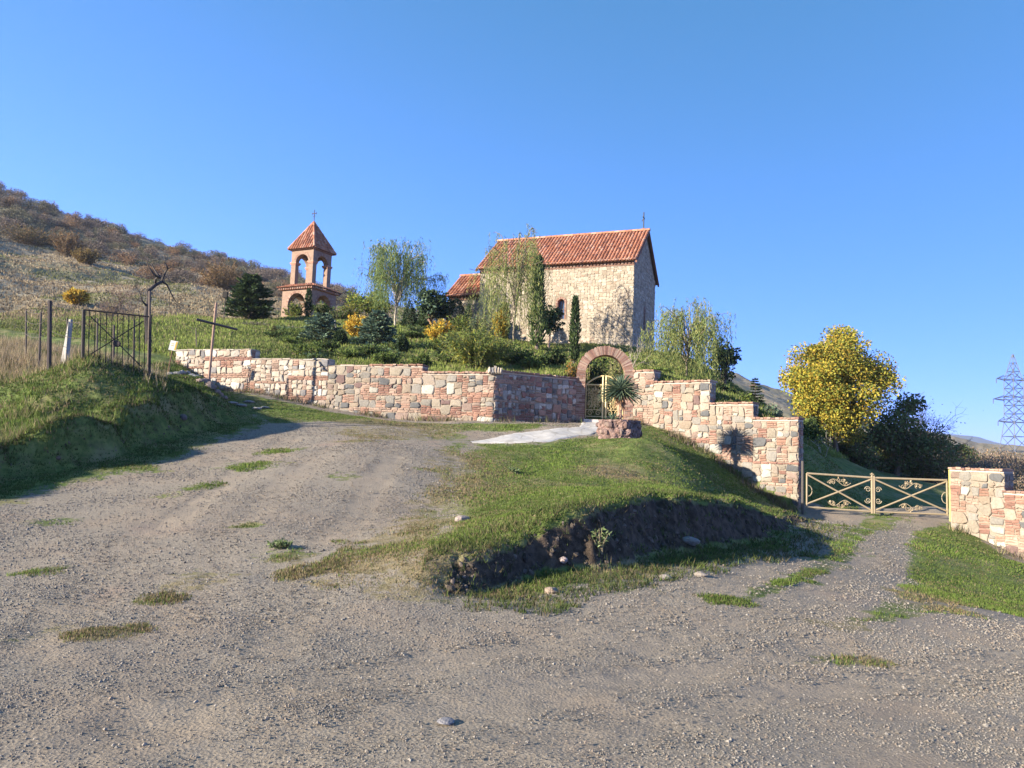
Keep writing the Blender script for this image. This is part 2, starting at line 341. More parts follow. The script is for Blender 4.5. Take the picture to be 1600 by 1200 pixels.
M_GLASS = glassmat()
def brickmat():
    m, nt, b = nodes("brickwork")
    uv = N(nt, "ShaderNodeUVMap"); br = N(nt, "ShaderNodeTexBrick"); nt.links.new(uv.outputs[0], br.inputs["Vector"])
    br.inputs["Scale"].default_value = 1; br.inputs["Brick Width"].default_value = .24; br.inputs["Row Height"].default_value = .075; br.inputs["Mortar Size"].default_value = .009
    br.inputs["Color1"].default_value = (.225, .125, .075, 1); br.inputs["Color2"].default_value = (.29, .185, .12, 1); br.inputs["Mortar"].default_value = (.30, .25, .195, 1); br.inputs["Mortar Smooth"].default_value = .3
    g = N(nt, "ShaderNodeNewGeometry"); c = mixc(nt, mth(nt, 'MULTIPLY', noise(nt, 5, 5, g.outputs["Position"]), .5), br.outputs["Color"], (.19, .11, .08))
    nt.links.new(c, b.inputs["Base Color"]); b.inputs["Roughness"].default_value = .9
    bp = N(nt, "ShaderNodeBump"); bp.inputs["Strength"].default_value = .6; bp.inputs["Distance"].default_value = .015; bp.invert = True
    nt.links.new(br.outputs["Fac"], bp.inputs["Height"]); nt.links.new(bp.outputs[0], b.inputs["Normal"]); return m
M_BRICKWORK = brickmat()

def groundmat():
    m, nt, b = nodes("ground_mix")
    a = N(nt, "ShaderNodeAttribute", attribute_name="Col"); sep = N(nt, "ShaderNodeSeparateColor"); nt.links.new(a.outputs["Color"], sep.inputs[0])
    a2 = N(nt, "ShaderNodeAttribute", attribute_name="hill"); hill = a2.outputs["Fac"]
    g = N(nt, "ShaderNodeNewGeometry"); pos = g.outputs["Position"]
    gr, dry, soil = sep.outputs[0], sep.outputs[1], sep.outputs[2]
    # gravel
    vo = N(nt, "ShaderNodeTexVoronoi"); vo.inputs["Scale"].default_value = 42; nt.links.new(pos, vo.inputs["Vector"])
    vo2 = N(nt, "ShaderNodeTexVoronoi"); vo2.inputs["Scale"].default_value = 95; nt.links.new(pos, vo2.inputs["Vector"])
    s1 = N(nt, "ShaderNodeSeparateColor"); nt.links.new(vo.outputs["Color"], s1.inputs[0]); s2 = N(nt, "ShaderNodeSeparateColor"); nt.links.new(vo2.outputs["Color"], s2.inputs[0])
    grav = mixc(nt, s1.outputs[0], (.15, .126, .096), (.325, .275, .21)); grav2 = mixc(nt, s2.outputs[1], (.135, .113, .086), (.32, .27, .205)); grav = mixc(nt, .5, grav, grav2)
    dirt = mixc(nt, noise(nt, 3, 6, pos), (.20, .155, .112), (.32, .25, .178))
    dm = ramp(nt, noise(nt, .55, 6, pos, .62), .47, .64); grav = mixc(nt, mth(nt, 'MULTIPLY', dm, .8), grav, dirt)
    red = ramp(nt, noise(nt, .33, 5, pos, .6), .58, .70); grav = mixc(nt, mth(nt, 'MULTIPLY', red, .5), grav, (.32, .215, .155))
    big = noise(nt, .23, 4, pos); grav = mixc(nt, mth(nt, 'MULTIPLY', ramp(nt, big, .35, .65), .25), grav, (.115, .10, .085))
    a3 = N(nt, 'ShaderNodeAttribute', attribute_name='track'); tkc = mixc(nt, noise(nt, 6, 6, pos), (.19, .153, .113), (.31, .255, .19)); grav = mixc(nt, mth(nt, 'MULTIPLY', a3.outputs['Fac'], .72), grav, tkc)
    edge = ramp(nt, noise(nt, 1.7, 7, pos, .7), .60, .72); grav = mixc(nt, mth(nt, 'MULTIPLY', edge, .55), grav, (.075, .066, .056))
    # grass soil
    gn = noise(nt, 5, 7, pos, .65); grass = mixc(nt, ramp(nt, gn, .3, .7), (.05, .075, .018), (.14, .17, .045)); grass = mixc(nt, ramp(nt, noise(nt, 1.1, 5, pos), .45, .7), grass, (.19, .17, .075))
    dryc = mixc(nt, ramp(nt, noise(nt, 7, 6, pos, .65), .3, .7), (.15, .112, .07), (.27, .20, .125))
    grass = mixc(nt, mth(nt, 'MULTIPLY', dry, .75), grass, dryc)
    m1 = mth(nt, 'ADD', gr, mth(nt, 'MULTIPLY', mth(nt, 'SUBTRACT', noise(nt, 3.2, 7, pos, .68), .5), 1.5)); gm = ramp(nt, m1, .42, .62)
    c = mixc(nt, gm, grav, grass)
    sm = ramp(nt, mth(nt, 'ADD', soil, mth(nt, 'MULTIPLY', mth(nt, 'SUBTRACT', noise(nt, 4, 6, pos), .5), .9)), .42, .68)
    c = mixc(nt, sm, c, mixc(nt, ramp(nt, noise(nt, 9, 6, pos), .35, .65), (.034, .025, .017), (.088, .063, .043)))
    # dry hillside
    hn = noise(nt, .10, 7, pos, .6); hc = mixc(nt, ramp(nt, hn, .40, .60), (.25, .195, .12), (.15, .115, .075)); hc = mixc(nt, ramp(nt, noise(nt, 1.2, 6, pos, .7), .35, .65), hc, (.33, .275, .18))
    hc = mixc(nt, mth(nt, 'MULTIPLY', ramp(nt, noise(nt, .06, 3, pos), .5, .62), .55), hc, (.12, .125, .06))
    c = mixc(nt, hill, c, hc)
    nt.links.new(c, b.inputs["Base Color"]); b.inputs["Roughness"].default_value = .95; b.inputs["Specular IOR Level"].default_value = .15
    hgt = mth(nt, 'ADD', mth(nt, 'MULTIPLY', noise(nt, 60, 6, pos, .75), 1.), mth(nt, 'MULTIPLY', vo.outputs["Distance"], .8))
    bp = N(nt, "ShaderNodeBump"); bp.inputs["Strength"].default_value = .45; bp.inputs["Distance"].default_value = .02
    nt.links.new(hgt, bp.inputs["Height"]); nt.links.new(bp.outputs[0], b.inputs["Normal"])
    return m
M_GROUND = groundmat()

# ------------------------------------------------------------------ ground sheet
def build_ground():
    az = np.r_[np.linspace(-180, -62, 40)[:-1], np.linspace(-62, -38, 90)[:-1], np.linspace(-38, 38, 640)[:-1], np.linspace(38, 62, 90)[:-1], np.linspace(62, 180, 40)]
    az = np.radians(az)
    rr = np.r_[np.linspace(.3, 2, 6)[:-1], np.exp(np.linspace(math.log(2), math.log(48), 560))[:-1], np.exp(np.linspace(math.log(48), math.log(220), 170))[:-1], np.exp(np.linspace(math.log(220), math.log(2500), 40))]
    A, RR = np.meshgrid(az, rr); x = (RR * np.sin(A)).ravel(); y = (RR * np.cos(A)).ravel()
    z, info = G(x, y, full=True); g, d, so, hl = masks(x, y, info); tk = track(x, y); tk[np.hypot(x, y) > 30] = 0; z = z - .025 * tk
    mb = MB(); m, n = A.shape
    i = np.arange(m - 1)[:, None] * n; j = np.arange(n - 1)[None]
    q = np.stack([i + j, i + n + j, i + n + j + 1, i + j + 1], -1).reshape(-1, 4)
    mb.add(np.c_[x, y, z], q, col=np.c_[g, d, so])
    # fill the centre under the camera
    o = mb.build("ground", M_GROUND, smooth=True)
    at = o.data.attributes.new("hill", 'FLOAT', 'POINT'); at.data.foreach_set("value", hl.astype(np.float32))
    at = o.data.attributes.new("track", 'FLOAT', 'POINT'); at.data.foreach_set("value", tk.astype(np.float32))
    tag(o, kind="structure"); return o
build_ground()

def ridges():
    # far blue mountains beyond the valley on the right
    mb = MB(); n = 160
    for Y, base, amp, seed in ((2600, 0, 1, 5),):
        px = np.linspace(900, 2600, n); py = np.interp(px, [900, 1300, 1450, 1530, 1600, 1700, 2000, 2600], [650, 668, 676, 684, 702, 712, 716, 716]) + fbm(px * .02, px * 0, seed) * 4
        top = np.array([P(a, b, Y) for a, b in zip(px, py)]); fr = top.copy(); fr[:, 1] -= 900; fr[:, 0] *= (Y - 900) / Y; fr[:, 2] = -10
        bk = top.copy(); bk[:, 1] += 900; bk[:, 2] = -10
        v = np.vstack([fr, (fr + top) / 2 + np.c_[np.zeros((n, 2)), 6 + fbm(px * .03, px * 0 + 3, 8) * 20], top, bk])
        q = [(k * n + i, k * n + i + 1, (k + 1) * n + i + 1, (k + 1) * n + i) for k in range(3) for i in range(n - 1)]
        mb.add(v, q, col=(.10, .095, .07))
    tag(mb.build("mountains", colmat("far_scrub", .95, .02, .4), smooth=True), kind="structure")
ridges()

# stone path sheet leading to the arch
def build_path():
    e = [hit(*q) for q in ((735, 692), (800, 678), (870, 671), (905, 667), (ARL.x, 0))[:4]]
    far = e + [v2(off(ARL, .15, -.05))]
    near = [hit(*q) for q in ((738, 693), (800, 694), (860, 692), (925, 680))] + [v2(off(ARR, -.15, -.05))]
    mb = MB(); K, L = 48, 22
    def along(l, t):
        l = np.array(l); s = np.r_[0, np.cumsum(np.linalg.norm(np.diff(l, axis=0), axis=1))]; s /= s[-1]
        return np.c_[np.interp(t, s, l[:, 0]), np.interp(t, s, l[:, 1])]
    t = np.linspace(0, 1, K); a = along(far, t); b = along(near, t); w = np.linspace(0, 1, L)
    p = a[:, None] * (1 - w[None, :, None]) + b[:, None] * w[None, :, None]
    x, y = p[..., 0].ravel(), p[..., 1].ravel(); z = G(x, y) + .018
    ed = np.minimum(np.tile(w, K), 1 - np.tile(w, K)); x = x + fbm(x * 3, y * 3, 4) * .06; z = z - .05 * sstep(.05, 0, ed) 
    q = [(i * L + j, i * L + j + 1, (i + 1) * L + j + 1, (i + 1) * L + j) for i in range(K - 1) for j in range(L - 1)]
    mb.add(np.c_[x, y, z], q)
    m, nt, bs = nodes("pale_flagstone"); g = N(nt, "ShaderNodeNewGeometry"); vo = N(nt, "ShaderNodeTexVoronoi", feature='DISTANCE_TO_EDGE'); vo.inputs["Scale"].default_value = 1.7; nt.links.new(g.outputs["Position"], vo.inputs["Vector"])
    c = mixc(nt, ramp(nt, noise(nt, 4, 6, g.outputs["Position"]), .3, .7), (.34, .315, .285), (.44, .415, .38)); c = mixc(nt, ramp(nt, vo.outputs["Distance"], .05, .015), c, (.30, .275, .24))
    nt.links.new(c, bs.inputs["Base Color"]); bs.inputs["Roughness"].default_value = .9
    tag(mb.build("path", m, smooth=True), kind="structure")
build_path()

# ------------------------------------------------------------------ masonry
PAL_WALL = [((0.267, 0.224, 0.167), 5), ((0.284, 0.229, 0.176), 3.5), ((0.219, 0.158, 0.123), 2), ((0.206, 0.185, 0.154), 3.6), ((0.103, 0.101, 0.097), 2.6), ((0.142, 0.092, 0.079), 1.1), ((0.344, 0.321, 0.264), 1.8), ((0.241, 0.189, 0.136), 2.4)]
PAL_PALE = [((0.384, 0.320, 0.244), 5), ((0.400, 0.328, 0.248), 4), ((0.352, 0.276, 0.216), 2.4), ((0.336, 0.296, 0.240), 2.4), ((0.208, 0.192, 0.180), 1.), ((0.440, 0.400, 0.336), 2)]
PAL_DARK = [((0.255, 0.230, 0.196), 4), ((0.340, 0.289, 0.238), 2), ((0.128, 0.119, 0.115), 3.2), ((0.221, 0.111, 0.085), 3), ((0.408, 0.365, 0.306), 1.4), ((0.306, 0.187, 0.136), 2)]
PAL_CHURCH = [((0.324, 0.268, 0.196), 5), ((0.347, 0.286, 0.209), 5), ((0.302, 0.246, 0.178), 3), ((0.369, 0.312, 0.239), 2.5), ((0.243, 0.194, 0.139), .8), ((0.315, 0.233, 0.161), 1.0)]
BRICKC = [(0.244, 0.138, 0.096), (0.276, 0.172, 0.123), (0.207, 0.112, 0.082), (0.294, 0.206, 0.152)]
def pick(pal):
    w = np.array([q[1] for q in pal]); return np.array(pal[RNG.choice(len(pal), p=w / w.sum())][0]) * RNG.uniform(.85, 1.15)
def subdivide(x0, x1, z0, z1, big, out):
    w, h = x1 - x0, z1 - z0
    m = big * RNG.uniform(.75, 1.35)
    if w > h * 1.9 or (w > m and w >= h): 
        if w > m * .8:
            k = x0 + w * RNG.uniform(.35, .65); subdivide(x0, k, z0, z1, big, out); subdivide(k, x1, z0, z1, big, out); return
    elif h > m * .75:
        k = z0 + h * RNG.uniform(.35, .65); subdivide(x0, x1, z0, k, big, out); subdivide(x0, x1, k, z1, big, out); return
    out.append((x0, x1, z0, z1))
def stone(mb, fr, x0, x1, z0, z1, prot, col, gap=.012, cut=.34):
    o, u, n, up = fr
    x0 += gap; x1 -= gap; z0 += gap; z1 -= gap
    w, h = x1 - x0, z1 - z0
    if w < .02 or h < .02: return
    c = lambda: RNG.uniform(.06, cut) * min(w, h)
    a = [c() * RNG.choice([.5, 1, 1.6]) for _ in range(8)]
    pts = np.array([(x0 + a[0], z0), (x1 - a[1], z0), (x1, z0 + a[2]), (x1, z1 - a[3]), (x1 - a[4], z1), (x0 + a[5], z1), (x0, z1 - a[6]), (x0, z0 + a[7])])
    pts = pts + RNG.normal(0, .020 * min(1, min(w, h) / .12), pts.shape); ce = pts.mean(0)
    ins = ce + (pts - ce) * (1 - min(.35, .022 / min(w, h) * 1.4))
    tilt = RNG.normal(0, .06, 2)
    def W3(p, d): return [o + u * q[0] + up * q[1] + n * (d + (tilt[0] * (q[0] - ce[0]) + tilt[1] * (q[1] - ce[1]) if d > 0 else 0)) for q in p]
    v = W3(pts, -.02) + W3(pts, prot * .7) + W3(ins, prot) + W3([ce], prot * RNG.uniform(1., 1.35))
    q = []; t = []
    for k in range(8):
        l = (k + 1) % 8; q += [(k, l, 8 + l, 8 + k), (8 + k, 8 + l, 16 + l, 16 + k)]; t.append((16 + k, 16 + l, 24))
    mb.add(np.array(v), q, t, col=col)
def masonry(mb, o, u, n, L, z0, z1, pal, big=.36, brick=.22, prot=.035, skip=None, gap=.012):
    """rubble face: o = start point (z ignored), u along, n outward"""
    up = np.array([0, 0, 1.]); o = np.array([o[0], o[1], 0.]); u = np.array(u, float); n = np.array(n, float); fr = (o, u, n, up)
    cells = []; bands = []
    x = 0
    while x < L:       # panels keep the pattern from lining up along the wall
        w = min(RNG.uniform(1.2, 2.2), L - x); w = L - x if L - x - w < .5 else w
        bg_ = big * RNG.uniform(.75, 1.6) if brick > 0 else big; za_ = z0
        while brick > 0 and z1 - za_ > .75 and RNG.random() < .75:
            hb = RNG.uniform(.35, .6); subdivide(x, x + w, za_, za_ + hb, bg_, cells); kb = RNG.integers(1, 3) * .075; bands.append((x, x + w, za_ + hb, za_ + hb + kb)); za_ += hb + kb
        subdivide(x, x + w, za_, z1, bg_, cells); x += w
    ncell = len(cells)
    for ic, (a, b, c, d) in enumerate(cells + bands):
        if skip and skip(a, b, c, d): continue
        if ic >= ncell or (RNG.random() < brick and (d - c) > .1):
            k = max(1, int(round((d - c) / .075))); bc = BRICKC[RNG.integers(4)]
            for i in range(k):
                za, zb = c + (d - c) * i / k, c + (d - c) * (i + 1) / k
                xs = a
                while xs < b - .02:
                    xe = min(xs + RNG.uniform(.16, .27), b); xe = b if b - xe < .08 else xe
                    stone(mb, fr, xs, xe, za, zb, prot * .75, np.array(bc) * RNG.uniform(.8, 1.25), .006, .12); xs = xe
        else:
            stone(mb, fr, a, b, c, d, prot * RNG.uniform(.55, 1.35), pick(pal), gap)
def wall_body(mb, a, b, n, th, zb, zt, col=(.25, .205, .155)):
    a = np.array([a[0], a[1], 0.]); b = np.array([b[0], b[1], 0.]); n = np.array(n, float)
    mb.box(a + [0, 0, zb], b - a, -n * th, [0, 0, zt - zb], col)
def coping(mb, a, b, n, th, z, tiles=True, over=.07):
    a = np.array([a[0], a[1], 0.]); b = np.array([b[0], b[1], 0.]); d = b - a; L = np.linalg.norm(d); u = d / L; n = np.array(n, float)
    # mortar bed then bricks/tiles laid across
    mb.box(a + n * .02 + [0, 0, z + .002], d, -n * (th + .04), [0, 0, .05], (.40, .33, .26))
    s = -.03
    while s < L + .02:
        w = RNG.uniform(.10, .14) if tiles else RNG.uniform(.2, .3); w = min(w, L + .03 - s)
        if w < .03: break
        h = RNG.uniform(.045, .065); lift = RNG.uniform(0, .015)
        c = np.array(BRICKC[RNG.integers(4)]) * RNG.uniform(.75, 1.2)
        mb.box(a + u * s + n * (over + RNG.uniform(-.02, .02)) + [0, 0, z + .053 + lift], u * (w - .008), -n * (th + over * 2), [0, 0, h], c, jit=.004); s += w

def wall_thing(name, label, runs, th=.45, endcap=None):
    """runs: (a, b, zt_a, pal, big, cop)"""
    root = thing(name, (runs[0][0][0], runs[0][0][1], g1(runs[0][0][0], runs[0][0][1] - .3)), label, "wall")
    body, cop = MB(), MB()
    for (a, b, zt, zb, pal, big, cp, br) in runs:
        d = Vector((b[0] - a[0], b[1] - a[1], 0)); L = d.length; u = d / L; n = Vector((u.y, -u.x, 0))
        wall_body(body, a, b, n, th, zb, zt); masonry(body, a, u, n, L, zb, zt - .005, pal, big, br)
        # step ends and the back
        masonry(body, b, -n, u, th, max(zb, zt - .9) if endcap is None or b is not endcap else zb, zt - .005, pal, big * .8, .2, prot=.02)
        if cp: coping(cop, a, b, n, th, zt, cp == 1)
        else:
            s = 0
            while s < L - .05:
                w = min(RNG.uniform(.3, .6), L - s); h = RNG.uniform(.02, .05)
                p = np.array([a[0], a[1], zt]) + np.array(u) * s; cop.box(p + np.array(n) * .03 + [0, 0, .002], np.array(u) * (w - .015), -np.array(n) * (th + .03), [0, 0, h], pick(PAL_PALE) * .95, jit=.008); s += w
    body.build("masonry", M_STONE, root, rel=root.location); cop.build("coping", M_BRICK, root, rel=root.location)
    return root
def on(pa, pb, px, py=640):
    """point of the straight line pa-pb seen at photo column px"""
    d = CAMROT @ Vector(((px - 800) / FPX, -(py - 600) / FPX, -1.0)); k = d.x / d.y
    t = (k * pa.y - pa.x) / ((pb.x - pa.x) - k * (pb.y - pa.y)); return pa.lerp(pb, t)
def topz(p, py, px): return P(px, py, p.y).z
w0, w1, w2, w3, w4, w5 = WL
s3a = on(w2, w3, 580, 572)
runs = [(w0, w1, P(330, 547, (w0.y + w1.y) / 2).z, 2.9, PAL_PALE, .30, 0, .14), (w1, w2, P(450, 562, (w1.y + w2.y) / 2).z, 2.6, PAL_PALE, .30, 0, .22),
        (w2, s3a, P(545, 572, (w2.y + s3a.y) / 2).z, 2.3, PAL_WALL, .30, 0, .3), (s3a, w3, P(545, 572, (w2.y + s3a.y) / 2).z - .05, 2.2, PAL_WALL, .30, 1, .36),
        (w3, w4, P(715, 586, (w3.y + w4.y) / 2).z, 2.1, PAL_WALL, .32, 1, .36), (w4, w5, P(835, 589, (w4.y + w5.y) / 2).z, 2.1, PAL_DARK, .31, 1, .16)]
wl = wall_thing("stone_wall", "long pale rubble stone wall stepping down from the iron cross to the brick archway", runs)
# small stone cap block at the bend
mb = MB(); zt = runs[4][2]; p = np.array([w4.x, w4.y, 0])
for k in range(5): stone(mb, (p + [-.2 + .0, -.06, 0], np.array([1., 0, 0]), np.array([0, -1., 0]), np.array([0, 0, 1.])), k * .09, k * .09 + .11, zt + .04, zt + .28 + RNG.uniform(-.06, .04), .1, pick(PAL_PALE))
mb.box(p + [-.22, -.1, zt + .05], [.46, 0, 0], [0, .4, 0], [0, 0, .16], (.42, .35, .28), jit=.01)
mb.build("cap_block", M_STONE, wl, rel=wl.location)

a0 = WRs; a1 = on(WRs, WRe, 1021); a2 = on(WRs, WRe, 1109); a3 = on(WRs, WRe, 1177); a4 = WRe
def zt(a, b, px, py): return P(px, py, (a.y + b.y) / 2).z
runs = [(a0, a1, zt(a0, a1, 1006, 583), 2.2, PAL_WALL, .28, 1, .35), (a1, a2, zt(a1, a2, 1065, 600), 1.2, PAL_WALL, .31, 1, .38), (a2, a3, zt(a2, a3, 1142, 634), .5, PAL_WALL, .32, 1, .28), (a3, a4, zt(a3, a4, 1212, 658), -.3, PAL_WALL, .34, 1, .3)]
wall_thing("stone_wall", "stepped rubble stone wall descending from the brick archway to the driveway gate", runs, endcap=a4)
# wall right of the driveway
g0 = P(1486, 828, 21.9); gd = Vector((.55, -.83, 0)).normalized(); g1p = g0 + gd * .1
b1 = on(g0, g0 + gd * 5, 1570, 800); b2 = g0 + gd * 9
runs = [(g0, b1, P(1525, 738, (g0.y + b1.y) / 2).z, -1.6, PAL_WALL, .34, 1, .22), (b1, b2, P(1590, 774, b1.y - .3).z, -3.2, PAL_WALL, .34, 1, .22)]
wall_thing("stone_wall", "stone wall right of the driveway gate with taller end pier", runs, th=.5)

# ------------------------------------------------------------------ brick archway
def build_arch():
    base = 2.55; L = ARL; Rr = ARR; u = np.array(AR_DIR); n = np.array(AR_N); th = .5
    mid = np.array([(L.x + Rr.x) / 2, (L.y + Rr.y) / 2, 0]); half = (Rr - L).length / 2
    root = thing("brick_archway", (mid[0], mid[1], base), "round red brick archway over the garden entrance between the stone walls", "archway")
    zc = P(943, 540, 26.7).z - half - .02; ri = half - .31
    up = np.array([0, 0, 1.])
    for sgn in (-1, 1):
        mb = MB(); z = base - .3; k = 0
        x0 = -half if sgn < 0 else ri
        while z < zc - .01:
            h = min(.078, zc - z); offs = 0 if k % 2 else .0
            for (a, b) in (((0, .20), (.205, .31)) if k % 2 else ((0, .1), (.105, .31))):
                c = np.array(BRICKC[RNG.integers(4)]) * RNG.uniform(.8, 1.2); e = RNG.uniform(-.006, .006)
                mb.box(mid + u * (x0 + a) + n * (.04 + e) + up * z, u * (b - a), -n * (th + .05), up * (h - .011), c, jit=.003)
            mb.box(mid + u * (x0 + .008) + n * .028 + up * (z + h - .011), u * .294, -n * (th + .03), up * .011, (.40, .33, .27)); z += h; k += 1
        for j in range(2):
            if sgn < 0: mb.box(mid + u * (x0 - .04 + .0) + n * .08 + up * (base - .3), u * .42, -n * (th + .1), up * .42, (.40, .32, .26), jit=.02) if j == 0 else None
        mb.build("pier", M_BRICK, root, rel=root.location)
    mb = MB(); K = 62
    for i in range(K):
        t0 = math.pi * i / K; t1 = math.pi * (i + 1) / K - .012
        ro = half + RNG.uniform(-.015, .02); c = np.array(BRICKC[RNG.integers(4)]) * RNG.uniform(.8, 1.25); e = .05 + RNG.uniform(-.01, .01)
        v = []
        for d in (e, -th):
            for (r_, t_) in ((ri, t0), (ro, t0), (ro, t1), (ri, t1)): v.append(mid + u * (-math.cos(t_) * r_) + up * (zc + math.sin(t_) * r_) + n * d)
        mb.add(v, [(0, 1, 2, 3), (4, 7, 6, 5), (0, 4, 5, 1), (1, 5, 6, 2), (2, 6, 7, 3), (3, 7, 4, 0)], col=c)
    T = np.linspace(0, math.pi, 30)          # mortar core
    v = []; q = []
    for t_ in T:
        for r_, d in ((ri + .012, .035), (half - .025, .035), (half - .025, -th + .02), (ri + .012, -th + .02)): v.append(mid + u * (-math.cos(t_) * r_) + up * (zc + math.sin(t_) * r_) + n * d)
    for i in range(29):
        for k in range(4): q.append((i * 4 + k, i * 4 + (k + 1) % 4, i * 4 + 4 + (k + 1) % 4, i * 4 + 4 + k))
    mb.add(v, q, col=(.42, .34, .27)); mb.build("arch_ring", M_BRICK, root, rel=root.location)
    mb = MB(); mb.box(mid - u * (ri + .02) + n * .1 + up * (g1(mid[0], mid[1]) - .15), u * (2 * ri + .04), -n * (th + .2), up * .22, (.5, .45, .40), jit=.01)
    mb.build("threshold", M_STONE, root, rel=root.location)
    # wrought garden gate, two leaves inside the arch
    zg = g1(mid[0], mid[1] + .25) + .13
    ga = (.56, .43, .20)
    for sgn in (-1, 1):
        hinge = mid + u * sgn * (ri - .04) - n * .28
        rt = thing("garden_gate", (hinge[0], hinge[1], zg), "left yellow wrought iron gate leaf standing in the brick archway" if sgn < 0 else "right yellow wrought iron gate leaf behind the spiky plant in the archway", "gate", "wrought iron leaves in the archway")
        w = ri - .06
        X = lambda a, z: np.array([0, 0, 0]) + u * (-sgn * a) + up * z      # a: 0 at hinge, w at the middle
        f = MB(); zA, zB = 1.18, 1.50
        f.tube([X(0, 0), X(0, zA)], .018, 6, ga); f.tube([X(w - .035, 0), X(w - .035, zB)], .034, 6, np.array(ga) * 1.2)
        f.tube([X(0, .06), X(w, .06)], .02, 6, ga); f.tube([X(0, zA), X(w, zA)], .026, 6, ga)
        arc = [X(a, zA + (zB - zA) * math.sin(math.pi / 2 * a / w) ** .9) for a in np.linspace(0, w, 12)]; f.tube(arc, .03, 6, ga)
        f.tube([X(0, .3), X(w, .3)], .012, 5, ga); f.build("frame", M_PAINT, rt)
        s = MB()
        def spiral(ca, cz, r0, a0, turns, sg, rad=.009):
            T = np.linspace(0, 1, 22); s.tube([X(ca + r0 * (1 - .8 * t) * math.cos(a0 + sg * t * turns * 2 * math.pi), cz + r0 * (1 - .8 * t) * math.sin(a0 + sg * t * turns * 2 * math.pi)) for t in T], rad, 4, np.array(ga) * .85)
        for a in (.16, .44): spiral(a, .19, .11, 0, 1.4, 1, .014)
        for a in np.linspace(.08, w - .1, 5):
            s.tube([X(a, .3), X(a + .02, .7), X(a, zA)], .007, 4, np.array(ga) * .8)
        for i in range(26): spiral(RNG.uniform(.08, w - .12), RNG.uniform(.38, 1.1), RNG.uniform(.05, .09), RNG.uniform(0, 6), RNG.uniform(.9, 1.5), RNG.choice([-1, 1]))
        n_ = 90; c = np.array([X(RNG.uniform(.05, w - .08), RNG.uniform(.35, 1.12)) for _ in range(n_)]); s.leaves(c, RNG.normal(size=(n_, 3)) * (.9, .3, .9), .085, .045, np.array(ga) * .75)
        s.build("scrollwork", M_PAINT, rt)
build_arch()

# ------------------------------------------------------------------ driveway gate
def gate_scroll(s, X, ca, cz, sx, sz, rad=.011, col=(.29, .225, .135)):
    """leafy S-scroll with two curls and three leaf blobs"""
    T = np.linspace(0, 1, 16)
    s.tube([X(ca + sx * (-.42 + .84 * t), cz + sz * (.10 * math.sin(2 * math.pi * t))) for t in T], rad, 5, col)
    for (ox, oz, a0, sg, r) in ((-.26, .02, -1.2, 1, .085), (.26, -.02, 1.9, 1, .085), (-.02, .08, -.6, -1, .06), (.12, .07, .2, -1, .05)):
        s.tube([X(ca + sx * ox + r * (1 - .75 * t) * math.cos(a0 + sg * t * 8), cz + sz * oz + r * (1 - .75 * t) * math.sin(a0 + sg * t * 8)) for t in np.linspace(0, 1, 20)], rad * .9, 5, col)
    for ox, oz in ((-.24, .03), (.0, .12), (.14, .11), (.25, -.02), (-.38, 0)):
        c = X(ca + sx * ox, cz + sz * oz); d = RNG.normal(size=(6, 3)) * (1, .25, 1)
        s.leaves(np.tile(c, (6, 1)), d, .075, .05, np.array(col) * 1.15)
def build_drive_gate():
    pl = P(1259, 799, 22.9); pm = P(1364.5, 806, 22.75); pr = P(1482, 811, 22.6)
    gc = (.29, .225, .135); H = 1.02
    for side, (a, b) in (("l", (pl, pm)), ("r", (pr, pm))):
        a = a.copy(); b = b.copy(); a.z += .10; b.z += .09
        rt = thing("driveway_gate", a, "left cream metal driveway gate leaf beside the tall stepped wall end" if side == "l" else "right cream metal driveway gate leaf beside the stone pier", "gate", "cream scroll gate leaves across the driveway")
        d = np.array(b - a); w = np.linalg.norm(d[:2]); u = d / w; up = np.array([0, 0, 1.])
        X = lambda s_, z: u * s_ + up * z
        g = .03; f = MB(); w2 = w - .03
        for (p, q, r) in (((g, 0), (g, H), .026), ((w2, -.02), (w2, H + .06), .034), ((g, H), (w2, H), .03), ((g, .03), (w2, .03), .026)): f.tube([X(*p), X(*q)], r, 8, gc)
        f.build("frame", M_PAINT, rt)
        for (p, q) in (((g, H - .03), (w2, .06)), ((g, .12), (w2, H - .04))):
            f = MB(); f.tube([X(*p), X(*q)], .025, 8, gc); f.build("brace", M_PAINT, rt)
        s = MB()
        gate_scroll(s, X, w * .5, H * .80, .78, .9); s.build("scroll", M_PAINT, rt); s = MB(); gate_scroll(s, X, w * .5, H * .21, .78, -.9); s.build("scroll", M_PAINT, rt)
        for k in (1, -1):
            cz = H * (.5 + .16 * k); s = MB()
            s.tube([X(w2 - .12 - .09 * (1 - .75 * t) * math.cos(t * 9) + .0, cz + k * .09 * (1 - .75 * t) * math.sin(t * 9)) for t in np.linspace(0, 1, 22)], .012, 5, (.33, .265, .17)); s.build("scroll", M_PAINT, rt)
        s = MB(); s.tube([X(.06 + .12 * math.sin(t), H * .5 + .16 * math.cos(t)) for t in np.linspace(0, 3.1, 14)], .012, 5, (.30, .24, .155))
        s.build("scroll", M_PAINT, rt)
        if side == "l":
            c = MB(); c.tube([X(w2, H + .06), X(w2, H + .14)], .02, 6, gc); c.tube([X(w2 - .05, H + .10), X(w2 + .05, H + .10)], .02, 6, gc); c.build("finial", M_PAINT, rt)
    p = P(1254, 800, 22.9); q = MB(); q.tube([(0, 0, -.4), (0, 0, 1.5)], .04, 8, (.07, .06, .05)); o = q.build("gate_post", M_RUST); o.location = p; tag(o, "dark iron post at the tall wall end, left of the driveway gate", "post")
    p = P(1485.5, 812, 22.55); q = MB(); q.tube([(0, 0, -.4), (0, 0, 1.45)], .04, 8, (.42, .40, .12)); o = q.build("gate_post", M_PAINT); o.location = p; tag(o, "thin yellowish iron post against the stone pier, right of the driveway gate", "post")
build_drive_gate()

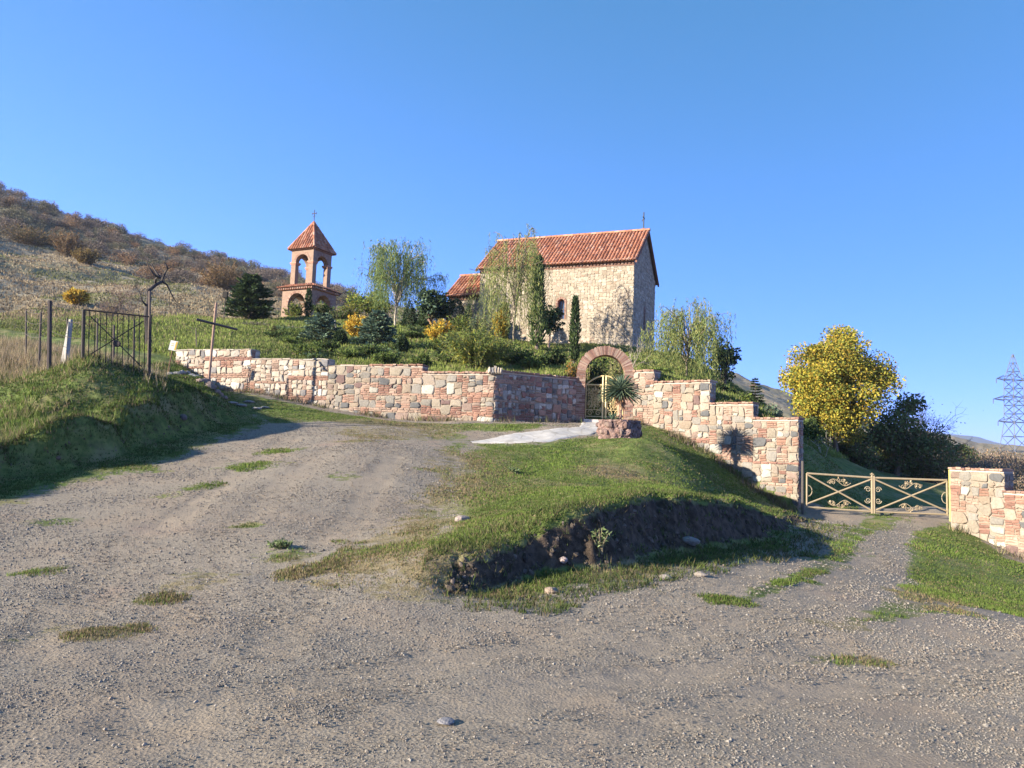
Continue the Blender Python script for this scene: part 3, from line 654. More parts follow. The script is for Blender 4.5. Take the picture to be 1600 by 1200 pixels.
# ------------------------------------------------------------------ tiled roofs
TILEC = [(.36, .15, .082), (.40, .185, .11), (.31, .125, .07), (.43, .24, .16), (.23, .105, .07)]
def tile_plane(mb, o, u, v, n, W, vmax, v0=lambda s: 0, pitch=.205, rad=.078, course=.36):
    """o eave corner, u along the eave, v up the slope, n outward normal; vmax(s) slope length at s"""
    o, u, v, n = (np.array(q, float) for q in (o, u, v, n))
    k = max(1, int(round(W / pitch))); p = W / k; prof = np.linspace(0, math.pi, 6)
    for i in range(k):
        s = (i + .5) * p; L = vmax(s)
        # pan tile between the covers
        for (sa, sb) in ((i * p, (i + 1) * p),):
            La, Lb = vmax(sa + 1e-4), vmax(sb - 1e-4)
            mb.add([o + u * sa + n * .005, o + u * sb + n * .005, o + u * sb + v * Lb + n * .005, o + u * sa + v * La + n * .005], [(0, 1, 2, 3)], col=np.array(TILEC[2]) * .7)
        if L < .08: continue
        m = max(1, int(math.ceil(L / course)))
        for j in range(m):
            a = j * course - (.05 if j == 0 else 0); b = min((j + 1) * course + .04, L); c = np.array(TILEC[RNG.choice(5, p=[.34, .28, .2, .1, .08])]) * RNG.uniform(.8, 1.15)
            ra, rb = rad * 1.05, rad * .92; la, lb = .035, .012; jx = RNG.normal(0, .006)
            vv = [o + u * (s + jx - math.cos(t) * r_) + v * q_ + n * (l_ + math.sin(t) * r_) for (q_, r_, l_) in ((a, ra, la), (b, rb, lb)) for t in prof]
            vv += [o + u * (s + jx - math.cos(t) * ra * .8) + v * a + n * (la - .012 + math.sin(t) * ra * .75) for t in prof]
            q = [(h, h + 1, h + 7, h + 6) for h in range(5)] + [(12 + h, 13 + h, h + 1, h) for h in range(5)]
            mb.add(vv, q, col=c)
def ridge_tiles(mb, a, b, rad=.12, up=(0, 0, 1)):
    a = np.array(a, float); b = np.array(b, float); L = np.linalg.norm(b - a); d = (b - a) / L; up = np.array(up, float); up = up - d * (up @ d); up /= np.linalg.norm(up); sd = np.cross(d, up); m = max(1, int(L / .36)); prof = np.linspace(-.15, math.pi + .15, 8)
    for j in range(m):
        p0 = a + d * (L * j / m - .02); p1 = a + d * (L * (j + 1) / m + .02); c = np.array(TILEC[RNG.integers(4)]) * RNG.uniform(.85, 1.2)
        vv = [p + sd * (-math.cos(t) * r_) + up * (math.sin(t) * r_ - .02) for p, r_ in ((p0, rad * 1.06), (p1, rad * .93)) for t in prof]
        mb.add(vv, [(h, h + 1, h + 9, h + 8) for h in range(7)], col=c)

# ------------------------------------------------------------------ church
def build_church():
    L, Wd = 9.35, 5.95; AL = 2.55; AI = 1.0          # nave length, width, apse length and inset
    root = thing("church", (CH0.x, CH0.y, Z_CH), "pale stone church with red tiled gable roofs above the garden wall", "church")
    e1, e2, up = np.array(E1), np.array(E2), np.array([0, 0, 1.])
    def W(a, b, z): return e1 * a + e2 * b + up * z      # local, z above the base
    He = CH_EAVE - Z_CH; rise = P(1013, 360, 44.8).z - CH_EAVE - .1
    Ha = P(715, 457, 46.6).z - Z_CH; Wa = Wd - 2 * AI; risea = rise * Wa / Wd
    body = MB(); MC = (.225, .183, .128)
    win = (4.2, .42, 2.05, 1.2)      # centre along wall, width, sill, height of the round-headed window
    # side walls, gables, apse
    def panel(o, u, Lp, z0, z1, n, hole=None):
        u = np.array(u); n = np.array(n); o = np.array(o)
        f = lambda s, z: o + u * s + up * z
        if hole:
            c, w, zs, h = hole; a, b = c - w / 2, c + w / 2
            for (s0, s1, za, zb) in ((0, a, z0, z1), (b, Lp, z0, z1), (a, b, z0, zs), (a, b, zs + h, z1)): body.add([f(s0, za), f(s1, za), f(s1, zb), f(s0, zb)], [(0, 1, 2, 3)], col=MC)
            sk = lambda s0, s1, za, zb: s1 > a - .12 and s0 < b + .12 and zb > zs - .05 and za < zs + h + .12
        else: body.add([f(0, z0), f(Lp, z0), f(Lp, z1), f(0, z1)], [(0, 1, 2, 3)], col=MC); sk = None
        masonry(body, (o[0], o[1]), u, n, Lp, z0, z1, PAL_CHURCH, .30, 0.0, prot=.016, skip=sk, gap=.004)
    panel(W(0, 0, 0), e1, L, -.5, He, -e2, win)
    panel(W(L, Wd, 0), -e1, L, -.5, He, e2)
    gw = (Wd * .5, .24, 1.75, 1.35)
    panel(W(0, Wd, 0), -e2, Wd, -.5, He, -e1, (Wd * .5, .24, 1.75, 1.35)); panel(W(L, 0, 0), e2, Wd, -.5, He, e1)
    for a, n in ((0, -e1), (L, e1)):       # gable triangles, rows of rubble clipped to the slope
        body.add([W(a, 0, He), W(a, Wd, He), W(a, Wd / 2, He + rise)], tris=[(0, 1, 2)], col=MC)
        z = 0
        while z < rise - .15:
            h = RNG.uniform(.2, .3); i0 = Wd / 2 * (z + h) / rise + .05
            if Wd - 2 * i0 > .2:
                p = W(a, i0, 0); masonry(body, (p[0], p[1]), e2, n, Wd - 2 * i0, He + z, He + z + h, PAL_CHURCH, .32, 0, prot=.02, gap=.008)
            z += h
    panel(W(L, AI, 0), e1, AL, -.5, Ha, -e2); panel(W(L + AL, AI, 0), e2, Wa, -.5, Ha, e1); panel(W(L + AL, AI + Wa, 0), -e1, AL, -.5, Ha, e2)
    body.add([W(L + AL, AI, Ha), W(L + AL, AI + Wa, Ha), W(L + AL, Wd / 2, Ha + risea)], tris=[(0, 1, 2)], col=MC)
    body.build("wall", M_CHSTONE, root)
    # brick cornices
    co = MB()
    def cornice(o, u, n, Lp, z):
        o = np.array(o); u = np.array(u); n = np.array(n)
        for k, (pr, hh) in enumerate(((.05, .08), (.11, .10), (.18, .09), (.25, .09))):
            zz = z + .0 + sum((.08, .10, .09, .09)[:k])
            if k == 1:
                s = 0
                while s < Lp - .05: co.box(o + u * s + n * pr + up * zz, u * .12, -n * (pr + .05), up * hh, np.array(BRICKC[RNG.integers(4)]) * RNG.uniform(.8, 1.2)); s += .2
                co.box(o + n * .03 + up * zz, u * Lp, -n * .08, up * hh, (.30, .15, .10))
            else: co.box(o + n * pr - u * .0 + up * zz, u * Lp, -n * (pr + .05), up * hh, np.array(BRICKC[0]) * (1.0 if k else .9))
    zc = -.40
    cornice(W(-.02, 0, He), e1, -e2, L + .04, zc); cornice(W(-.02, Wd, He), e1, e2, L + .04, zc)
    cornice(W(L + .12, AI, Ha), e1, -e2, AL - .1, zc); cornice(W(L + .12, AI + Wa, Ha), e1, e2, AL - .1, zc)
    co.build("cornice", M_BRICK, root)
    # roofs
    def roof(name, a0, a1, b0, b1, H, rs, ov=.28, og=.22):
        mb = MB(); half = (b1 - b0) / 2; sl = math.hypot(half, rs); k = (half + ov) / half
        vs = np.array(e2 * half + up * rs) / sl; vn = np.array(-e2 * rs + up * half) / sl
        tot = sl * k; LL = a1 - a0 + 2 * og
        o = W(a0 - og, b0, H) - vs * (sl * (k - 1)) + up * .03
        tile_plane(mb, o, e1, vs, vn, LL, lambda s: tot)
        vs2 = np.array(-e2 * half + up * rs) / sl; vn2 = np.array(e2 * rs + up * half) / sl
        o2 = W(a1 + og, b1, H) - vs2 * (sl * (k - 1)) + up * .03
        tile_plane(mb, o2, -e1, vs2, vn2, LL, lambda s: tot)
        r0 = W(a0 - og, (b0 + b1) / 2, H + rs + .1); r1 = W(a1 + og, (b0 + b1) / 2, H + rs + .1); ridge_tiles(mb, r0, r1)
        # under-boards and verge bricks
        for oo, v_ in ((o, vs), (o2, vs2)):
            pass
        for aa in (a0 - og, a1 + og - .1):
            for b_, vv in ((b0, vs), (b1, vs2)):
                st = W(aa, b_, H) - vv * (sl * (k - 1)) - up * .10; mb.box(st, e1 * .1, vv * tot, up * .115, (.20, .09, .055))
        und = -up * .02
        mb.add([o + und, o + e1 * LL + und, o + e1 * LL + vs * tot + und, o + vs * tot + und], [(0, 1, 2, 3)], col=(.16, .09, .06))
        mb.add([o2 + und, o2 - e1 * LL + und, o2 - e1 * LL + vs2 * tot + und, o2 + vs2 * tot + und], [(0, 1, 2, 3)], col=(.16, .09, .06))
        return mb.build(name, M_TILE, root)
    roof("roof", 0, L, 0, Wd, He, rise)
    tag(roof("roof", L + .24, L + AL, AI, AI + Wa, Ha, risea), "lower tiled roof of the apse at the left end")
    # windows: reveal, pane, brick round head
    for (o, u, n, hole) in ((W(0, 0, 0), e1, -e2, win), (W(0, Wd, 0), -e2, -e1, gw)):
        c, w, zs, h = hole; f = lambda s, z, d=0: o + u * s + up * z - n * d
        fr = MB(); a, b = c - w / 2, c + w / 2; D = .28; r_ = w / 2; zt_ = zs + h - r_ - .04
        cc = (.36, .22, .155)
        fr.add([f(a, zs), f(a, zs + h), f(a, zs + h, D), f(a, zs, D)], [(0, 1, 2, 3)], col=cc); fr.add([f(b, zs), f(b, zs + h), f(b, zs + h, D), f(b, zs, D)], [(0, 1, 2, 3)], col=cc)
        fr.add([f(a, zs), f(b, zs), f(b, zs, D), f(a, zs, D)], [(0, 1, 2, 3)], col=cc); fr.add([f(a, zs + h), f(b, zs + h), f(b, zs + h, D), f(a, zs + h, D)], [(0, 1, 2, 3)], col=cc)
        T = np.linspace(0, math.pi, 13)
        for i in range(12):       # arch infill
            p = [(c - math.cos(t) * r_, zt_ + math.sin(t) * r_) for t in (T[i], T[i + 1])]
            fr.add([f(p[0][0], p[0][1], .02), f(p[1][0], p[1][1], .02), f(p[1][0], zs + h, .02), f(p[0][0], zs + h, .02)], [(0, 1, 2, 3)], col=cc)
            fr.add([f(p[0][0], p[0][1], .02), f(p[1][0], p[1][1], .02), f(p[1][0], p[1][1], D), f(p[0][0], p[0][1], D)], [(0, 1, 2, 3)], col=(.40, .2, .13))
            t0, t1 = T[i], T[i + 1] - .03
            v = [f(c - math.cos(t_) * q_, zt_ + math.sin(t_) * q_, d) for d in (-.03, .05) for (q_, t_) in ((r_, t0), (r_ + .13, t0), (r_ + .13, t1), (r_, t1))]
            fr.add(v, [(0, 1, 2, 3), (0, 4, 5, 1), (1, 5, 6, 2), (2, 6, 7, 3), (3, 7, 4, 0)], col=np.array(BRICKC[i % 4]))
        for s0 in (a - .11, b):
            z = zs
            while z < zt_ - .01: fr.box(f(s0, z, -.025), u * .11, n * -.06, up * .066, np.array(BRICKC[RNG.integers(4)]) * RNG.uniform(.85, 1.15)); z += .075
        wf = fr.build("window", M_BRICK, root)
        gl = MB(); gl.add([f(a, zs, D - .03), f(b, zs, D - .03), f(b, zs + h, D - .03), f(a, zs + h, D - .03)], [(0, 1, 2, 3)]); gl.build("pane", M_GLASS, wf)
        bar = MB()
        bar.box(f(c - .012, zs, D - .05), u * .024, n * .015, up * h, (.2, .18, .16)); bar.box(f(a, zs + h * .5, D - .05), u * w, n * .014, up * .024, (.2, .18, .16)); bar.build("glazing_bar", M_WOOD, wf)
    cr = MB(); t = W(.15, Wd / 2, He + rise + .15)
    cr.tube([t, t + up * 1.05], .035, 6, (.05, .045, .045)); cr.tube([t + up * .72 - e2 * .24, t + up * .72 + e2 * .24], .03, 6, (.05, .045, .045)); cr.tube([t + up * .72 - e1 * .02, t + up * .5 + e1 * .12], .02, 5, (.05, .045, .045))
    cr.box(t - e1 * .1 - e2 * .1 - up * .1, e1 * .2, e2 * .2, up * .16, (.25, .12, .09)); cr.build("cross", M_RUST, root)
build_church()

# ------------------------------------------------------------------ bell tower
def build_tower():
    cn = P(488, 440, 52.0); zb = 8.9; a = R(26)
    root = thing("bell_tower", (cn.x, cn.y, zb), "open brick bell tower with two tiers of arches and a pyramid tile roof", "bell tower")
    u1 = np.array([-math.cos(a), math.sin(a), 0]); u2 = np.array([math.sin(a), math.cos(a), 0]); up = np.array([0, 0, 1.])
    S1 = 2.62; z_led = P(482, 447, 52).z - zb; z_eave = P(491, 384, 52).z - zb; apex = P(490, 346, 53.5).z - zb; S2 = 1.95; ins = (S1 - S2) / 2
    def panel(mb, o, u, n, Wp, z0, z1, ow, zs, th):
        """wall panel with a round arch opening"""
        r_ = ow / 2; c = Wp / 2; K = 14; T = np.linspace(0, math.pi, K + 1)
        def F(s, z, d): return o + u * s + up * z - n * d
        def quad(pts, d): mb.add([F(s, z, d) for s, z in pts], [(0, 1, 2, 3)], uv=[(s + o[0] * .7, z) for s, z in pts])
        for d in (0, th):
            quad([(0, z0), (c - r_, z0), (c - r_, z1), (0, z1)], d); quad([(c + r_, z0), (Wp, z0), (Wp, z1), (c + r_, z1)], d)
            for i in range(K):
                p = [(c - math.cos(t) * r_, zs + math.sin(t) * r_) for t in T[i:i + 2]]; quad([p[0], p[1], (p[1][0], z1), (p[0][0], z1)], d)
        def rev(pts): mb.add([F(s, z, d) for (s, z, d) in pts], [(0, 1, 2, 3)], uv=[(d, z + s) for (s, z, d) in pts])
        rev([(c - r_, z0, 0), (c - r_, zs, 0), (c - r_, zs, th), (c - r_, z0, th)]); rev([(c + r_, z0, 0), (c + r_, zs, 0), (c + r_, zs, th), (c + r_, z0, th)])
        for i in range(K):
            p = [(c - math.cos(t) * r_, zs + math.sin(t) * r_) for t in T[i:i + 2]]; rev([(*p[0], 0), (*p[1], 0), (*p[1], th), (*p[0], th)])
    def storey(name, S, o0, z0, z1, ow, zs, th):
        mb = MB()
        for o, u, n in ((o0, u1, -u2), (o0, u2, -u1), (o0 + u2 * S, u1, u2), (o0 + u1 * S, u2, u1)): panel(mb, o, u, n, S, z0, z1, ow, zs, th)
        mb.add([o0 + up * z1, o0 + u1 * S + up * z1, o0 + u1 * S + u2 * S + up * z1, o0 + u2 * S + up * z1], [(0, 1, 2, 3)], uv=[(0, 0), (S, 0), (S, S), (0, S)])
        mb.build(name, M_BRICKWORK, root)
        ring = MB()      # voussoirs and imposts
        for o, u, n in ((o0, u1, -u2), (o0, u2, -u1), (o0 + u2 * S, u1, u2), (o0 + u1 * S, u2, u1)):
            K = 22; r_ = ow / 2; ring = MB()
            for i in range(K):
                t0, t1 = math.pi * i / K, math.pi * (i + 1) / K - .03
                v = [o + u * (S / 2 - math.cos(t_) * q_) + up * (zs + math.sin(t_) * q_) + n * d for d in (.02, -.05) for (q_, t_) in ((r_, t0), (r_ + .16, t0), (r_ + .16, t1), (r_, t1))]
                ring.add(v, [(0, 1, 2, 3), (0, 4, 5, 1), (1, 5, 6, 2), (2, 6, 7, 3), (3, 7, 4, 0)], col=np.array(BRICKC[RNG.integers(4)]) * 1.05)
            ring.build("arch_trim", M_BRICK, root)
        return mb
    storey("lower_storey", S1, np.zeros(3), -1.5, z_led, 1.5, z_led - 1.15, .42)
    o2 = u1 * ins + u2 * ins
    storey("upper_storey", S2, o2, z_led, z_eave, 1.16, z_eave - .98, .34)
    im = MB()
    for i in (0, 1):
        for j in (0, 1):
            im = MB(); wp = (S2 - 1.16) / 2; o = o2 + u1 * (i * (S2 - wp)) + u2 * (j * (S2 - wp)); im.box(o - u1 * .07 - u2 * .07 + up * (z_eave - 1.02), u1 * (wp + .14), u2 * (wp + .14), up * .10, (.40, .21, .14)); im.box(o - u1 * .035 - u2 * .035 + up * (z_eave - 1.10), u1 * (wp + .07), u2 * (wp + .07), up * .078, (.36, .18, .12)); im.build("impost", M_BRICK, root)
    # tiled ledge between the storeys
    ld = MB(); ov = .26; Z = z_led - .02
    ctr = u1 * S1 / 2 + u2 * S1 / 2
    def skirt(mb, ho, hi, zo, zi, pitch=.2):
        for (ua, ub) in ((u1, u2), (u2, -u1), (-u1, -u2), (-u2, u1)):
            # side whose outward normal is -ub
            o = ctr - ua * ho - ub * ho + up * zo; dv = ub * (ho - hi) + up * (zi - zo); Lv = np.linalg.norm(dv); v = dv / Lv; n = np.cross(ua, v); n = n if n[2] > 0 else -n
            full = 2 * ho; run = ho - hi
            vm = lambda s: Lv * min(1, min(s, full - s) / run)
            tile_plane(mb, o, ua, v, n, full, vm, pitch=pitch, rad=.075, course=.34)
            mb.add([o - up * .02, o + ua * full - up * .02, o + ua * (full - run) + v * Lv + ua * 0 - up * .02, o + ua * run + v * Lv - up * .02], [(0, 1, 2, 3)], col=(.2, .1, .06))
    skirt(ld, S1 / 2 + ov, S2 / 2 - .02, Z + .02, Z + .30)
    ld.box(ctr - u1 * (S1 / 2 + ov - .1) - u2 * (S1 / 2 + ov - .1) + up * (Z - .12), u1 * (S1 + 2 * ov - .2), u2 * (S1 + 2 * ov - .2), up * .12, (.34, .16, .10))
    n_ = 15; ho = S1 / 2 + ov - .04
    for (ua, ub) in ((u1, u2), (u2, -u1), (-u1, -u2), (-u2, u1)):
        for i in range(n_): ld.box(ctr - ua * ho + ua * (2 * ho * (i + .25) / n_) - ub * ho + up * (Z - .10), ua * .09, ub * .3, up * .09, np.array(BRICKC[RNG.integers(4)]))
    ld.build("tiled_ledge", M_TILE, root)
    rf = MB(); ho = S2 / 2 + .2
    skirt(rf, ho, .02, z_eave - .02, apex, .215)
    for (sa, sb) in ((1, 1), (1, -1), (-1, 1), (-1, -1)): ridge_tiles(rf, ctr + u1 * ho * sa + u2 * ho * sb + up * (z_eave + .04), ctr + up * (apex + .05), .085)
    rf.box(ctr - u1 * (ho - .08) - u2 * (ho - .08) + up * (z_eave - .09), u1 * (2 * ho - .16), u2 * (2 * ho - .16), up * .065, (.30, .15, .10))
    rf.build("roof", M_TILE, root)
    cr = MB(); t = ctr + up * apex; k = (.06, .05, .05)
    cr.tube([t, t + up * .92], .028, 6, k); cr.tube([t + up * .66 - u1 * .17, t + up * .66 + u1 * .17], .028, 6, k)
    for s in (-1, 1): cr.tube([t + up * .6 + u1 * s * .17, t + up * .72 + u1 * s * .17], .03, 6, k)
    cr.tube([t + up * .48 - u1 * .09, t + up * .42 + u1 * .1], .022, 6, k); cr.build("cross", M_RUST, root)
build_tower()

# ------------------------------------------------------------------ plant makers (local coordinates, base at 0)
def rnd(n, a, b): return RNG.uniform(a, b, n)
def vary(col, n, s=.25):
    c = np.array(col)[None] * RNG.uniform(1 - s, 1 + s, (n, 1)); c[:, 0] *= RNG.uniform(.9, 1.12, n); return c
def palette(cols, n, s=.25):
    cols = np.array(cols); return cols[RNG.integers(0, len(cols), n)] * RNG.uniform(1 - s, 1 + s, (n, 1))
def sphere(n):
    return unit(RNG.normal(size=(n, 3)))
def bent(a, b, n=6, wob=.08):
    a = np.array(a, float); b = np.array(b, float); t = np.linspace(0, 1, n)[:, None]; L = np.linalg.norm(b - a)
    p = a + (b - a) * t; p[1:-1] += RNG.normal(0, wob * L / 2, (n - 2, 3)) * .6; return p
def put(px, py_top, Y, py_base=620):
    p = P(px, py_base, Y); z = g1(p.x, p.y); t = P(px, py_top, Y); return (p.x, p.y, z - .03), max(.2, t.z - z)
def mpp(Y): return Y / FPX
def broad(root, h, w, cols, ncl=26, per=230, leaf=.14, trunkc=(.16, .12, .085), base=.25, sx=1., bark_r=.035, gap=.0, mat=None, nlimb=None, flat=1.):
    T = MB(); zc = h * (base + 1) / 2; rz = h * (1 - base) / 2
    cs = sphere(ncl) * (RNG.random((ncl, 1)) ** .35); cs = cs * np.array([w / 2 * .8 * sx, w / 2 * .8, rz * .82 * flat]) + [0, 0, zc]
    cs[:, 2] += RNG.normal(0, h * .02, ncl)
    tp = bent((0, 0, -.2), (RNG.normal(0, w * .03), RNG.normal(0, w * .03), h * (base + .25)), 7, .05); T.tube(tp, np.linspace(h * bark_r, h * bark_r * .5, 7), 8, trunkc)
    for c in cs[:nlimb or ncl]:
        k = RNG.integers(3, 7); T.tube(bent(tp[k], c, 6, .12), np.linspace(h * bark_r * .35, h * bark_r * .06, 6), 5, trunkc, cap=False)
    T.build("trunk", M_BARK, root, smooth=True)
    C = MB(); rc = (w * w * h * (1 - base) / ncl) ** (1 / 3) * .62
    for c in cs:
        k = int(per * RNG.uniform(.6, 1.3)); d = sphere(k) * (RNG.random((k, 1)) ** .45); pos = c + d * rc * np.array([1, 1, .75]) * RNG.uniform(.75, 1.25)
        cc = palette(cols, k, .22) * RNG.uniform(.75, 1.2)
        C.leaves(pos, d * .6 + RNG.normal(size=(k, 3)) * .7 + [0, 0, -.25], leaf * rnd(k, .7, 1.35), leaf * .62 * rnd(k, .7, 1.3), cc)
    C.build("crown", mat or M_LEAF, root)
def conifer(root, h, w, cols, levels=16, leafk=1., droop=.25, trunkc=(.12, .09, .065), base=.05, curve=.85, mat=None):
    T = MB(); T.tube([(0, 0, -.15), (0, 0, h * .5), (0, 0, h * .99)], [h * .022, h * .014, h * .003], 7, trunkc); C = MB()
    for i in range(levels):
        z = h * (base + (1 - base) * (i + RNG.uniform(-.2, .2)) / levels); z = max(z, .03); L0 = w / 2 * max(.03, (1 - z / h)) ** curve; nb = RNG.integers(7, 10)
        for j in range(nb):
            a = 2 * math.pi * (j + RNG.uniform(-.3, .3)) / nb + i; L = L0 * RNG.uniform(.7, 1.15); d = np.array([math.cos(a), math.sin(a), RNG.uniform(.1, .4) - droop])
            tt = np.linspace(0, 1, 5)[:, None]; p = np.array([0, 0, z]) + d * L * tt + np.array([0, 0, -1]) * droop * L * tt ** 2 * .6
            T.tube(p, np.linspace(h * .006, h * .0015, 5), 4, trunkc, cap=False)
            k = int(max(6, 34 * L / (w / 2) + 8)); t = RNG.random(k) ** .7; idx = np.array([0, 0, z]) + d * L * t[:, None] + np.array([0, 0, -1]) * (droop * L * t ** 2 * .6)[:, None]
            sd_ = np.cross(d, [0, 0, 1.]); sgn = RNG.choice([-1, 1], k)[:, None]
            dd = d * .75 + sd_ * sgn * rnd(k, .2, .9)[:, None] + np.c_[np.zeros((k, 2)), rnd(k, -.25, .35)]
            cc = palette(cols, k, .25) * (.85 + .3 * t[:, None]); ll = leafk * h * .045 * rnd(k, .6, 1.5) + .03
            C.leaves(idx, dd, ll, ll * .38, cc)
    C.leaves(np.tile([0, 0, h * .9], (24, 1)), RNG.normal(size=(24, 3)) * [.4, .4, .2] + [0, 0, 1], h * .1 * rnd(24, .4, 1), h * .02, palette(cols, 24))
    T.build("trunk", M_BARK, root); C.build("crown", mat or M_LEAFD, root)
def column_tree(root, h, w, cols, n=2600, leaf=.16, trunkc=(.15, .11, .08), base=.04, prof=None):
    T = MB(); T.tube([(0, 0, -.15), (0, 0, h * .4)], [h * .018, h * .01], 6, trunkc); T.build("trunk", M_BARK, root)
    prof = prof or (lambda t: np.sin(np.pi * np.clip(t, 0, 1) ** .75) ** .55)
    C = MB(); t = RNG.random(n) ** .85; r_ = w / 2 * prof(t) * RNG.random(n) ** .35; a = rnd(n, 0, 2 * np.pi)
    k = .78 + .6 * fbm(a * 1.6, t * h * 1.8, int(h * 100)); r_ = r_ * k
    pos = np.c_[np.cos(a) * r_, np.sin(a) * r_, h * (base + (1 - base) * t * .96)]
    d = np.c_[np.cos(a) * .45, np.sin(a) * .45, np.full(n, 1.)] + RNG.normal(0, .3, (n, 3))
    C.leaves(pos, d, leaf * rnd(n, .6, 1.4), leaf * .3, palette(cols, n, .28)); C.build("crown", M_LEAFD, root)
def topiary(root, h, w, cols, kind="egg", n=2200, leaf=.07, stem=.06):
    T = MB(); T.tube([(0, 0, -.1), (0, 0, h * .6)], [h * .025, h * .012], 6, (.13, .1, .07)); T.build("trunk", M_BARK, root)
    C = MB(); d = sphere(n)
    t = (d[:, 2] + 1) / 2; rad = {"egg": 1 - .25 * t, "globe": np.ones(n), "cone": np.maximum(.06, (1 - t) ** .9 * 1.15 * np.minimum(1, t * 7 + .4))}[kind]
    if kind == "cone":
        a = rnd(n, 0, 2 * np.pi); t = 1 - np.sqrt(RNG.random(n)); rad = np.maximum(.04, (1 - t) ** .85 * np.minimum(1, t * 6 + .55)); hor = np.c_[np.cos(a), np.sin(a)]
    else: hor = d[:, :2]
    s = (RNG.random(n) ** .3) * (.9 + .12 * fbm(hor[:, 0] * 3 + 7, t * 4 + hor[:, 1] * 3, 3))
    pos = np.c_[hor[:, 0] * rad * s * w / 2, hor[:, 1] * rad * s * w / 2, h * (stem + (1 - stem) * t) * (.96 + .04 * s)]
    dd = np.c_[hor * .8, (t - .3)] + RNG.normal(0, .45, (n, 3)) + [0, 0, .3]
    C.leaves(pos, dd, leaf * rnd(n, .6, 1.5), leaf * .5, palette(cols, n, .3)); C.build("crown", M_LEAFD, root)
def weeper(root, h, w, cols, nl=11, strands=14, slen=.55, trunkc=(.30, .24, .17), leaf=.13, fork=.35, lean=0., tr=.018, dens=1.):
    T = MB(); C = MB(); tp = bent((0, 0, -.2), (lean * .4, 0, h * fork), 6, .05); T.tube(tp, np.linspace(h * tr, h * tr * .65, 6), 7, trunkc)
    for i in range(nl):
        a = 2 * math.pi * i / nl + RNG.uniform(-.3, .3); rr = w / 2 * RNG.uniform(.35, 1.); top = h * (1 - .42 * (rr / (w / 2)) ** 1.6) * RNG.uniform(.76, 1.03)
        t = np.linspace(0, 1, 9); st = tp[RNG.integers(3, 6)]
        e = np.array([math.cos(a) * rr + lean, math.sin(a) * rr, top])
        p = st + (e - st) * np.c_[t ** 1.25, t ** 1.25, np.sin(t * math.pi / 2 * 1.12) / math.sin(math.pi / 2 * 1.12)]; p[1:] += RNG.normal(0, h * .008, (8, 3))
        T.tube(p, np.linspace(h * tr * .5, h * .002, 9), 5, trunkc, cap=False)
        for j in range(int(strands * dens)):
            k = RNG.uniform(.42, 1); q = np.array([np.interp(k, t, p[:, m]) for m in range(3)]); q = q + RNG.normal(0, w * .035, 3)
            Ls = h * slen * RNG.uniform(.35, 1.1); Ls = min(Ls, q[2] - h * .06 * RNG.uniform(.2, 2)); m_ = max(5, int(Ls / leaf * 2.3))
            u_ = np.linspace(0, 1, m_); out = np.array([math.cos(a), math.sin(a)]) * RNG.uniform(.02, .16) * Ls
            s_ = np.c_[q[0] + out[0] * np.sqrt(u_) + .03 * np.sin(u_ * 5 + i), q[1] + out[1] * np.sqrt(u_), q[2] + .04 * h * np.sin(u_ * 2.2) * (u_ < .5) - Ls * u_ ** 1.25]
            dd = np.c_[RNG.normal(0, .45, (m_, 2)), np.full(m_, -1.)]
            C.leaves(s_ + RNG.normal(0, .02, (m_, 3)), dd, leaf * rnd(m_, .7, 1.4), leaf * .2, palette(cols, m_, .2) * RNG.uniform(.8, 1.2))
    T.build("trunk", M_BARK, root, smooth=True); C.build("crown", M_LEAF, root)
def stems(root, h, w, cols, ns=60, leaf=.09, lw=.4, arch=.35, per=26, stemc=(.20, .16, .09), droopy=0., part=("stem", "foliage")):
    T = MB(); C = MB()
    for i in range(ns):
        a = RNG.uniform(0, 2 * math.pi); sp = RNG.random() ** .6 * w / 2; hh = h * RNG.uniform(.55, 1.0) * (1 - .35 * (sp / (w / 2)) ** 2); t = np.linspace(0, 1, 7)
        p = np.c_[math.cos(a) * (sp * .25 + sp * .75 * t ** (1 + arch)), math.sin(a) * (sp * .25 + sp * .75 * t ** (1 + arch)), hh * (t - arch * .35 * t ** 3) * (1 / (1 - arch * .35))]
        p += RNG.normal(0, .012 * h, p.shape); p[0, 2] = -.05
        T.tube(p, np.linspace(.012 + h * .003, .004, 7), 3, stemc, cap=False)
        k = int(per * RNG.uniform(.7, 1.3)); tt = RNG.uniform(.15, 1, k); q = np.stack([np.interp(tt, t, p[:, m]) for m in range(3)], 1)
        C.leaves(q, RNG.normal(size=(k, 3)) * .7 + [math.cos(a) * .4, math.sin(a) * .4, .45 - droopy], leaf * rnd(k, .6, 1.4), leaf * lw, palette(cols, k, .2) * RNG.uniform(.8, 1.15))
    T.build(part[0], M_BARK, root); C.build(part[1], M_LEAF, root)
def twigs(mb, p, d, L, r, depth, col, spread=.55, n=3):
    d = unit(np.array(d, float)); e = p + d * L; mid = (p + e) / 2 + RNG.normal(0, .06 * L, 3); mb.tube([p, mid, e], [r, r * .8, r * .55], 4 if depth > 1 else 3, col, cap=False)
    out = [e]
    if depth > 0:
        for i in range(n):
            k = RNG.uniform(.45, 1); out += twigs(mb, p + (e - p) * k, d + RNG.normal(0, spread, 3), L * RNG.uniform(.55, .82), r * .6, depth - 1, col, spread, n)
    return out
